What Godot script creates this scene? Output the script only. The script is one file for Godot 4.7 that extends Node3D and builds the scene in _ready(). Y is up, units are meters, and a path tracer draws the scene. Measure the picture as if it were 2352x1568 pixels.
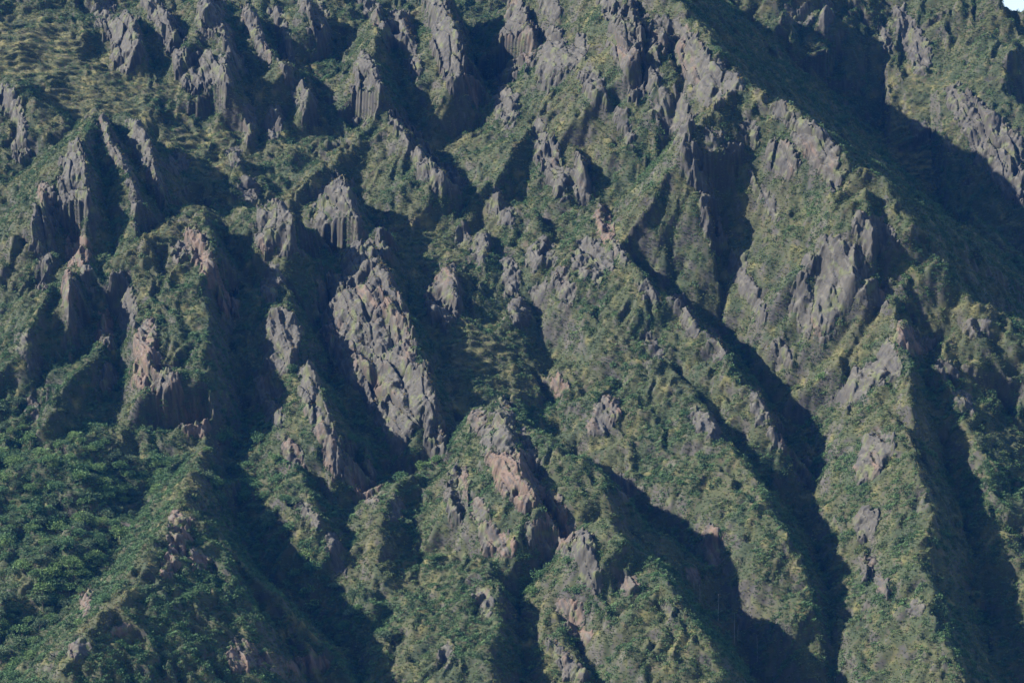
extends Node3D
# A steep Andean mountainside seen across a valley with a long lens: spurs, gullies, rock crags, scrub and trees.
# The terrain is a height field over a tilted plane; crest lines read from the photograph are raised as ridges.

# ---------------------------------------------------------------- view
const DW := 2352.0
const DH := 1568.0
const PITCH := 8.0
const VFOV := 13.15
const DIST := 1300.0
const INCLINE := 48.0
const CAM := Vector3(0, 0, 0)
var F: Vector3
var U: Vector3
var N: Vector3
var S: Vector3
var O: Vector3
var ty: float
var tx: float

# ---------------------------------------------------------------- height field
const A0 := -300.0
const B0 := -300.0
const SP := 0.75
const NA := 801
const NB := 817
const RELIEF := 1.45              # heights in the tables below times this
const CK := 2                      # the ridges are laid on every second point
var H := PackedFloat32Array()      # height above the plane
var VIS := PackedByteArray()       # seen from the camera (to read the photograph's outlines)
var PX := PackedFloat32Array()
var PY := PackedFloat32Array()
var CID := PackedInt32Array()      # which crag a point of the slope belongs to (0 = none)
var SD := PackedFloat32Array()     # metres inside (+) or outside (-) the nearest crag
var TPH := PackedFloat32Array()    # place on the terrace step, 0 tread to 1 riser
var TER := PackedFloat32Array()    # how strongly terraced
var rng := RandomNumberGenerator.new()
var noise_a: FastNoiseLite
var noise_b: FastNoiseLite
var noise_c: FastNoiseLite
var noise_d: FastNoiseLite
var t_start := 0

func stage(s: String) -> void:
	print("%6.1f s  %s" % [(Time.get_ticks_msec() - t_start) / 1000.0, s])

func pix_ab(x: float, y: float, h: float) -> Vector2:
	var d := F + Vector3.RIGHT * ((x / DW * 2.0 - 1.0) * tx) + U * ((1.0 - y / DH * 2.0) * ty)
	var t := (h - N.dot(CAM - O)) / N.dot(d)
	var p := CAM + d * t
	return Vector2(p.x, S.dot(p - O))

func world(a: float, b: float, h: float) -> Vector3:
	return Vector3(O.x + a, O.y + S.y * b + N.y * h, O.z + S.z * b + N.z * h)

func h_at(a: float, b: float) -> float:
	var x := clampf((a - A0) / SP, 0.0, NA - 1.001)
	var y := clampf((b - B0) / SP, 0.0, NB - 1.001)
	var i := int(x)
	var j := int(y)
	var fx := x - i
	var fy := y - j
	var k := j * NA + i
	return lerpf(lerpf(H[k], H[k + 1], fx), lerpf(H[k + NA], H[k + NA + 1], fx), fy)

func mk_noise(sd: int, freq: float, oct := 4, type := FastNoiseLite.TYPE_SIMPLEX_SMOOTH) -> FastNoiseLite:
	var n := FastNoiseLite.new()
	n.seed = sd
	n.noise_type = type
	n.frequency = freq
	n.fractal_type = FastNoiseLite.FRACTAL_FBM if oct > 1 else FastNoiseLite.FRACTAL_NONE
	n.fractal_octaves = oct
	return n

# general lie of the land between the spurs: picture x, picture y, height over the plane
const FLOOR := [
	[-200,0,2],[0,0,0],[100,100,2],[300,250,2],[450,330,0],[600,400,4],[0,700,-4],[0,1000,0],[0,1200,12],[150,1100,14],[-200,1100,12],[0,1400,20],[100,1300,24],[-200,1500,20],
	[300,1100,6],[550,1150,-2],[620,1350,0],[780,1400,2],[900,1540,2],[750,1080,0],[580,850,-2],[700,720,2],[950,560,7],[1110,850,12],[1080,650,11],[1250,900,6],
	[1000,400,2],[1000,280,4],[1120,180,4],[1150,350,8],[1500,400,14],[1470,480,12],[1600,620,14],[1720,780,14],[1800,900,16],[1860,1020,18],[1860,1300,18],
	[1950,1568,14],[1900,1180,18],[1520,1180,-4],[1460,1090,-2],[1500,1500,6],[1740,1560,-6],[1150,1450,10],[1800,100,-10],[1850,-60,2],[2050,-60,2],[2200,-60,6],[1900,200,-30],[2000,300,-34],[2100,400,-34],
	[2200,550,-34],[2300,650,-20],[2000,50,-12],[2230,170,-22],[2352,280,-14],[2300,60,6],[2400,100,8],[2150,900,14],[2352,1100,26],[2352,1500,24],[2250,1300,18],[2140,1000,14],[2500,700,-12],[2500,1300,30],[2020,800,12],[1970,900,12],[1060,780,13],[1110,910,12],[1640,1300,-8],[1710,1410,-8],[1780,1520,-8]]

# crest lines, from above downwards: [slope to the left, slope to the right, [x, y, height], ...] in the photograph's frame
const RIDGES := [
	[1.0,0.9,[20,170,11],[60,215,13],[110,250,14],[150,290,11],[165,330,5]],
	[0.8,1.6,[222,250,16],[192,312,27],[195,380,29],[203,450,27],[198,500,22],[178,565,11]],
	[1.2,1.3,[232,262,19],[255,330,24],[290,400,27],[315,470,26],[330,530,16]],
	[1.0,1.4,[275,255,16],[320,285,19],[340,330,21],[365,430,19],[380,465,13]],
	[1.0,0.8,[130,395,22],[90,460,22],[75,540,16],[80,580,8]],
	[1.0,1.8,[240,15,5],[296,34,10],[313,58,12],[317,110,11],[300,155,5]],
	[1.0,1.4,[330,-10,8],[370,30,12],[400,80,11],[420,110,5]],
	[1.0,0.7,[470,-20,13],[480,30,16],[440,90,13],[405,150,10],[405,190,5]],
	[0.8,1.6,[498,45,14],[520,130,18],[527,190,17],[513,246,8]],
	[0.9,1.4,[575,20,14],[590,70,14],[620,110,13],[650,160,12],[675,200,5]],
	[0.9,1.6,[700,-20,16],[720,20,16],[740,60,12],[755,105,5]],
	[1.0,1.2,[570,250,6],[580,300,6],[600,325,1]],
	[1.0,1.2,[625,235,8],[640,270,7],[625,310,2]],
	[1.2,1.6,[690,195,10],[705,215,11],[715,250,10],[720,285,4]],
	[0.6,0.8,[655,155,13],[600,215,8],[560,250,6]],
	[1.0,1.4,[405,345,5],[412,375,4]],
	[0.8,1.2,[540,345,7],[560,400,7],[580,460,2]],
	[0.8,1.4,[735,318,8],[765,335,8],[780,360,5]],
	[0.6,0.9,[800,330,10],[740,390,10],[690,440,8],[650,470,6]],
	[0.7,0.7,[440,480,20],[400,520,26],[330,560,26],[275,590,24],[255,650,18],[265,740,6]],
	[0.7,1.8,[470,485,26],[480,540,30],[500,610,28],[530,680,16],[540,715,6]],
	[0.45,1.9,28,[440,520,26],[458,600,28],[466,700,28],[470,850,26],[474,960,14],[480,1000,4]],
	[0.8,1.3,[545,480,18],[600,480,24],[640,465,28],[670,500,30],[682,560,24],[700,600,10]],
	[0.6,1.8,[640,600,18],[652,680,21],[680,740,21],[687,790,20],[672,850,17],[652,930,11],[640,975,4]],
	[1.0,1.5,[785,412,19],[806,450,20],[822,500,18],[816,550,12],[792,575,6]],
	[1.4,1.4,[875,520,20],[885,560,18],[885,600,8]],
	[0.7,1.5,36,[835,548,17],[862,590,20],[885,625,21],[915,690,22],[945,760,22],[982,840,22],[1004,920,21],[1018,1000,18],[1017,1060,11]],
	[1.0,1.4,[705,835,22],[730,900,26],[760,970,26],[790,1050,20],[800,1110,6]],
	[1.0,1.4,[840,1010,14],[852,1090,12],[860,1155,4]],
	[0.8,0.9,[650,990,14],[690,1080,18],[720,1170,20],[760,1260,18],[800,1340,8]],
	[0.9,1.4,[475,1000,8],[445,1060,22],[432,1120,34],[420,1170,42],[500,1230,41],[560,1300,39],[640,1380,36],[720,1460,32],[780,1530,28],[830,1600,24]],
	[1.05,0.26,[420,1170,43,-4],[370,1230,51,-24],[310,1320,57,-46],[250,1390,60,-66],[190,1460,61,-86],[150,1520,61,-98],[120,1600,60,-108]],
	[1.2,1.4,[110,580,16],[105,620,14],[95,660,6]],
	[1.0,1.6,[170,625,20],[160,680,22],[175,740,12],[180,765,4]],
	[0.8,1.2,[120,655,18],[85,720,18],[55,790,14],[75,850,8]],
	[0.8,1.2,[30,540,14],[5,590,10],[0,640,4]],
	[1.0,1.4,[190,570,22],[210,640,18],[215,700,8]],
	[0.9,1.4,[232,700,12],[250,790,8]],
	[0.6,1.0,[250,790,12],[180,850,14],[120,930,12],[100,960,4]],
	[0.95,1.2,18,[1150,925,33],[1170,990,42],[1190,1080,45],[1240,1170,43],[1290,1260,33],[1300,1290,18]],
	[0.5,1.3,14,[1155,928,31],[1250,1005,41],[1330,1050,46],[1390,1100,47],[1410,1170,43]],
	[1.3,0.5,[1390,1195,40],[1365,1240,40],[1350,1300,34],[1360,1350,20]],
	[0.6,1.3,12,[1385,1200,50],[1410,1212,53],[1440,1250,53],[1460,1300,49],[1470,1350,42]],
	[0.5,1.3,24,[1480,1265,48],[1540,1345,51],[1590,1420,52],[1640,1500,50],[1660,1600,47]],
	[1.0,1.0,[1090,1020,24],[1040,1090,28],[1045,1180,28],[1060,1260,20]],
	[1.0,1.2,[1110,1120,28],[1120,1210,26],[1160,1270,16]],
	[0.9,0.7,[1080,1010,24],[1000,1075,20],[905,1120,22],[870,1200,22],[870,1300,22],[860,1390,20]],
	[0.45,1.3,46,[1120,1280,30],[1140,1350,34],[1140,1420,36],[1130,1500,38],[1120,1620,38]],
	[0.8,1.0,[1270,1290,24],[1250,1370,30],[1290,1450,34],[1330,1540,36],[1340,1620,36]],
	[1.2,1.7,[1027,612,15],[1043,650,16],[1051,690,15],[1040,732,8]],
	[0.7,1.5,[1385,908,16],[1380,950,16],[1388,990,6]],
	[1.1,1.1,[880,20,18],[862,110,21],[862,160,22],[872,210,20],[866,252,14],[842,288,7]],
	[1.0,1.4,[920,30,17],[935,90,16],[960,150,9]],
	[0.8,1.4,[885,250,13],[930,310,17],[970,370,19],[1020,410,19],[1055,440,13],[1050,455,5]],
	[0.6,0.7,[855,270,10],[880,340,11],[900,420,8],[960,470,5]],
	[0.6,0.8,[865,272,11],[820,330,9],[800,370,6]],
	[0.9,2.0,[1025,-30,24],[1040,50,27],[1058,100,27],[1064,165,22],[1066,218,9]],
	[0.9,1.5,[1205,-10,24],[1212,60,26],[1235,100,26],[1215,145,20],[1170,195,8]],
	[0.9,1.3,[1300,45,25],[1325,100,26],[1300,150,20],[1262,192,10]],
	[0.6,1.0,[1400,105,30],[1340,170,32],[1250,260,26],[1180,340,22],[1150,390,18],[1090,460,14],[1030,540,8]],
	[0.8,1.4,[1345,165,28],[1370,215,26],[1400,260,22],[1440,320,10]],
	[0.9,1.6,[1440,-20,54],[1468,60,56],[1476,130,54],[1480,190,46],[1474,235,28]],
	[0.8,1.5,[1520,-10,56],[1530,100,56],[1556,200,50],[1578,280,34],[1588,325,14]],
	[1.35,0.78,1024,[1350,-220,62,1010],[1440,-120,62,1010],[1540,-10,60,1014],[1620,80,63,1010],[1680,170,66,1008],[1705,195,70,1014],[1740,215,71,1034],[1800,245,72,1054],[1850,275,72,1056],[1930,350,72,1050],[1965,388,72,1034],[2000,400,72,1026],[2035,430,71],[2080,500,68],[2145,590,62],[2200,670,55],[2280,730,53],[2370,790,51],[2500,880,50]],
	[1.4,0.45,[1700,200,70,-10],[1640,240,68,-40],[1590,300,64,-64],[1568,350,60,-66],[1600,420,53,-52],[1630,500,45,-36],[1650,570,33,-20]],
	[0.9,1.2,[1670,560,26],[1700,610,26],[1720,680,20],[1755,740,8]],
	[1.1,1.2,16,[1960,392,71],[1925,470,65],[1890,540,58],[1872,600,52],[1866,680,43],[1862,740,32],[1860,790,18]],
	[0.8,1.0,12,[1985,450,70],[2000,560,62],[2015,610,54],[2040,650,47]],
	[1.0,0.7,16,[2100,600,56],[2040,650,53],[1990,710,48],[1950,780,42],[1910,850,36],[1905,930,26]],
	[1.0,1.0,[2140,605,56,12],[2080,660,54,12],[2060,720,52,14],[2080,800,50,18],[2092,870,49,24],[2085,950,48,26],[2092,1050,48,28],[2132,1130,48,34],[2132,1200,48,34],[2115,1300,47,26],[2140,1380,47,24],[2170,1450,46,24],[2200,1620,44,34]],
	[1.2,0.3,45,[2270,705,53],[2200,760,50],[2160,830,46],[2190,920,43],[2230,1000,41],[2270,1080,40],[2290,1180,40],[2352,1300,38],[2400,1400,36]],
	[0.9,1.0,[1975,-30,0],[2030,20,-6],[2090,90,-14],[2150,150,-16],[2180,190,-15],[2230,230,-13],[2290,300,-10],[2352,380,-8],[2450,480,-6]],
	[0.6,1.0,28,[2080,390,-28],[2180,445,-14],[2260,510,-10],[2352,600,-8],[2450,690,-8]],
	[0.8,0.8,[2150,-40,5],[2230,-18,8],[2290,0,10],[2352,18,10],[2450,30,10]],
	[0.8,1.2,[2340,85,12],[2310,140,8],[2300,200,2],[2340,240,0],[2400,300,0]],
	[0.9,1.4,[1240,320,20],[1290,330,26],[1330,340,28],[1348,390,28],[1348,455,10]],
	[0.7,1.1,26,[1370,468,26],[1385,520,31],[1420,580,33],[1470,620,34],[1500,680,35],[1560,700,34],[1600,760,34],[1640,770,34],[1680,830,34],[1740,920,33],[1780,990,30],[1800,1020,22]],
	[0.55,1.1,[1480,760,26,38],[1530,830,28,38],[1580,900,28,38],[1620,960,28,34],[1655,1010,31,26],[1720,1080,35,20],[1760,1150,37,16],[1800,1220,37,12],[1840,1300,36,10],[1870,1400,32,10],[1890,1500,24,10]],
	[1.0,1.2,[1140,450,18],[1132,505,12]],
	[0.9,1.2,[1200,460,20],[1250,530,22],[1245,600,20],[1260,640,10]],
	[0.9,1.2,[1110,530,14],[1120,600,14],[1160,640,10],[1175,700,6]],
	[1.0,1.2,[1195,680,14],[1205,740,2]],
	[1.0,1.2,[1300,560,22],[1290,620,20],[1300,690,8]],
	[1.0,1.2,[1340,550,26],[1360,620,18],[1380,650,8]],
	[0.8,1.0,[1570,1050,8],[1600,1150,8],[1620,1240,6],[1660,1330,4]],
	[0.7,1.1,[1700,1290,10],[1790,1370,13],[1850,1430,13],[1890,1500,10],[1910,1600,6]],
	[0.9,1.2,[1770,750,12],[1800,800,14],[1850,850,6]],
	[0.6,0.9,[1800,30,0],[1850,120,-12],[1900,220,-22],[1960,290,-26],[2040,380,-26]],
	[0.6,0.9,[1900,20,-1],[1950,60,-8],[2000,150,-18],[2060,260,-24]],
]

# where a flank breaks off: distance on both sides; negative: on the right only; 1000 and more: on the left only
func cliff(bn: float, bs: float, d: float, k: float) -> float:
	var lim := absf(bn)
	if lim >= 1000.0 and lim < 2000.0:
		if bs > 0.0:
			return 0.0
		lim -= 1000.0
	elif bn < 0.0 and bs <= 0.0:
		return 0.0
	return maxf(0.0, d - lim) * maxf(0.0, 1.9 - k)

func build_heights() -> void:
	var ca := (NA - 1) / CK + 1
	var cb := (NB - 1) / CK + 1
	# lie of the land on a very coarse grid
	var fa := 61
	var fb := 62
	var img := Image.create(fa, fb, false, Image.FORMAT_RF)
	var fp := []
	for f in FLOOR:
		var q := pix_ab(f[0], f[1], f[2] * RELIEF)
		fp.append(Vector3(q.x, q.y, f[2] * RELIEF))
	for j in fb:
		for i in fa:
			var a := A0 + (NA - 1) * SP * i / (fa - 1)
			var b := B0 + (NB - 1) * SP * j / (fb - 1)
			var sw := 0.0
			var sh := 0.0
			for q: Vector3 in fp:
				var w := 1.0 / pow((q.x - a) * (q.x - a) + (q.y - b) * (q.y - b) + 60.0, 1.6)
				sw += w
				sh += w * q.z
			img.set_pixel(i, j, Color(sh / sw, 0, 0))
	img.resize(ca, cb, Image.INTERPOLATE_CUBIC)
	var base := img.get_data().to_float32_array()
	var warp := mk_noise(11, 1.0 / 26.0, 3)
	for j in cb:
		for i in ca:
			base[j * ca + i] += warp.get_noise_2d(i * 1.5 + 900.0, j * 1.5) * 4.0
	var jag := mk_noise(12, 1.0 / 11.0, 3)
	var cs := SP * CK
	for r in RIDGES:
		var kw: float = r[0] * 1.1
		var ke: float = r[1] * 1.3
		var pts: Array[Vector3] = []
		var lim := PackedFloat32Array()
		var lo := Vector2(1e9, 1e9)
		var hi := -lo
		var first := 2
		var near := 1e6              # beyond this distance the flank drops off as a cliff
		if not r[2] is Array:
			near = r[2]
			first = 3
		for n in range(first, r.size()):
			var rh: float = r[n][2] * RELIEF
			var q := pix_ab(r[n][0], r[n][1], rh)
			var reach: float = minf((rh + 14.0) / minf(kw, ke), 120.0)
			pts.append(Vector3(q.x, q.y, rh))
			lim.append(r[n][3] if r[n].size() > 3 else near)
			lo = lo.min(q - Vector2(reach, reach))
			hi = hi.max(q + Vector2(reach, reach))
		var i0 := clampi(int((lo.x - A0) / cs), 0, ca - 1)
		var i1 := clampi(int((hi.x - A0) / cs) + 1, 0, ca - 1)
		var j0 := clampi(int((lo.y - B0) / cs), 0, cb - 1)
		var j1 := clampi(int((hi.y - B0) / cs) + 1, 0, cb - 1)
		for j in range(j0, j1 + 1):
			for i in range(i0, i1 + 1):
				var x0 := A0 + i * cs
				var y0 := B0 + j * cs
				var wx := warp.get_noise_2d(x0, y0) * 3.0
				var wy := warp.get_noise_2d(x0 + 500.0, y0 + 300.0) * 4.0
				var p := Vector2(x0 + wx, y0 + wy)
				var best := 1e9
				var bs := 0.0
				var bh := 0.0
				var bn := 0.0
				for n in pts.size() - 1:
					var u := pts[n]
					var v := pts[n + 1]
					var ex := v.x - u.x
					var ey := v.y - u.y
					var l2 := ex * ex + ey * ey
					var t := clampf(((p.x - u.x) * ex + (p.y - u.y) * ey) / l2, 0.0, 1.0)
					var qx := p.x - u.x - ex * t
					var qy := p.y - u.y - ey * t
					var d := qx * qx + qy * qy
					if d < best:
						best = d
						bs = (ex * qy - ey * qx) / (sqrt(l2 * d) + 1e-6)
						bh = u.z + (v.z - u.z) * t
						bn = lerpf(lim[n], lim[n + 1], t)
				var dist := sqrt(best)
				var k := lerpf(kw, ke, bs * 0.5 + 0.5)
				# a rounded crest and flanks that ease out towards the foot
				var d2 := sqrt(best + 0.4) - 0.6
				var tent := bh - k * d2 - cliff(bn, bs, d2, k) + jag.get_noise_2d(x0, y0) * 1.3
				var c := base[j * ca + i]
				var m := maxf(c, tent)
				var g := 3.5 - absf(c - tent)
				if g > 0.0:
					m += g * g / 14.0
				base[j * ca + i] = m
	var im2 := Image.create_from_data(ca, cb, false, Image.FORMAT_RF, base.to_byte_array())
	im2.resize(NA, NB, Image.INTERPOLATE_CUBIC)
	H = im2.get_data().to_float32_array()

func finish_heights() -> void:
	# gullies and ribs, ledges and fine unevenness; terraces where the photograph shows them; the skyline in the corner
	var rib := mk_noise(5, 1.0, 3)
	var lump := mk_noise(6, 1.0 / 9.0, 4)
	var zones := [[60, 130, 170, 1.0], [220, 210, 150, 1.0], [430, 330, 110, 0.6], [500, 350, 90, 0.5], [560, 290, 60, 0.3], [960, 590, 80, 0.45], [1110, 850, 110, 0.5], [1000, 620, 70, 0.4], [2130, 150, 150, 0.5], [2000, 330, 120, 0.4], [440, 1350, 130, 0.25]]
	var zp := []
	for z in zones:
		var q := pix_ab(z[0], z[1], 4.0)
		zp.append([q.x, q.y, z[2] * 0.195, z[3]])
	TER.resize(NA * NB)
	TPH.resize(NA * NB)
	var src := H.duplicate()
	var sky_l := pix_ab(2286, -1, 10 * RELIEF)
	var sky_r := pix_ab(2352, 18, 10 * RELIEF)
	for j in NB:
		var b := B0 + j * SP
		for i in NA:
			var a := A0 + i * SP
			var k := j * NA + i
			var h := H[k]
			var tz := 0.0
			for z in zp:
				var dx: float = a - z[0]
				var dy: float = (b - z[1]) * 0.72
				var rr: float = z[2]
				var e := 1.0 - (dx * dx + dy * dy) / (rr * rr)
				if e > 0.0:
					tz = maxf(tz, e * z[3] * 1.6)
			tz = minf(tz, 1.0)
			TER[k] = tz
			var calm := clampf(1.0 - TER[k] * 0.75, 0.25, 1.0)
			# smaller on walls, where a raised point would only draw streaks
			var g1 := (src[k + (1 if i < NA - 1 else 0)] - src[k - (1 if i > 0 else 0)]) / SP * 0.5
			var g2 := (src[k + (NA if j < NB - 1 else 0)] - src[k - (NA if j > 0 else 0)]) / SP * 0.5
			calm /= 1.0 + maxf(0.0, g1 * g1 + g2 * g2 - 0.9) * 0.7
			var w1 := noise_a.get_noise_2d(a * 1.3 + 80.0, b * 1.3) * 14.0
			var u2 := a * 0.9 + b * 0.43 + w1
			var v2 := -a * 0.43 + b * 0.9
			h += (0.45 - absf(rib.get_noise_2d(u2 / 26.0 + 50.0, v2 / 62.0)) * 2.4) * 3.8 * calm
			h += (0.45 - absf(rib.get_noise_2d(u2 / 10.0, v2 / 27.0 + 31.0)) * 2.4) * (1.6 + noise_a.get_noise_2d(a, b) * 1.6) * calm
			h += lump.get_noise_2d(a * 1.4, b) * 0.8 * calm
			if tz > 0.0:
				var ph := fposmod((S.y * b + N.y * h + lump.get_noise_2d(a * 0.3 + 99.0, b * 0.3) * 5.0 + a * 0.03) / 3.6, 1.0)
				TPH[k] = ph
				h += tz * clampf(0.7 + noise_b.get_noise_2d(a * 0.6, b * 0.6) * 2.0, 0.0, 1.0) * (1.0 - 2.3 * (ph if ph < 0.78 else (1.0 - ph) * 0.78 / 0.22))
			H[k] = h
	# the corner of sky: behind the skyline the ground falls away
	for j in NB:
		var b := B0 + j * SP
		for i in NA:
			var a := A0 + i * SP
			var t := (a - sky_l.x) / (sky_r.x - sky_l.x)
			if t > -1.2:
				var line := lerpf(sky_l.y, sky_r.y, minf(t, 1.0)) if t > 0.0 else sky_l.y - t * 42.0
				if t > 1.0:
					line = sky_r.y + (t - 1.0) * 9.0
				line += noise_a.get_noise_2d(a * 3.0, 7.0) * 1.5
				if b > line:
					H[j * NA + i] -= (b - line) * 2.2

func look_through() -> void:
	# where every point of the slope falls in the photograph, and whether it shows
	PX.resize(NA * NB)
	PY.resize(NA * NB)
	VIS.resize(NA * NB)
	for i in NA:
		var a := A0 + i * SP
		var top := 1e9
		for j in NB:
			var k := j * NA + i
			var p := world(a, B0 + j * SP, H[k]) - CAM
			var dep := p.dot(F)
			var y := (1.0 - p.dot(U) / dep / ty) * 0.5 * DH
			PX[k] = (p.x / dep / tx + 1.0) * 0.5 * DW
			PY[k] = y
			if y < top:
				VIS[k] = 1
				top = y
			elif y < top + 3.0:
				VIS[k] = 1

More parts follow.
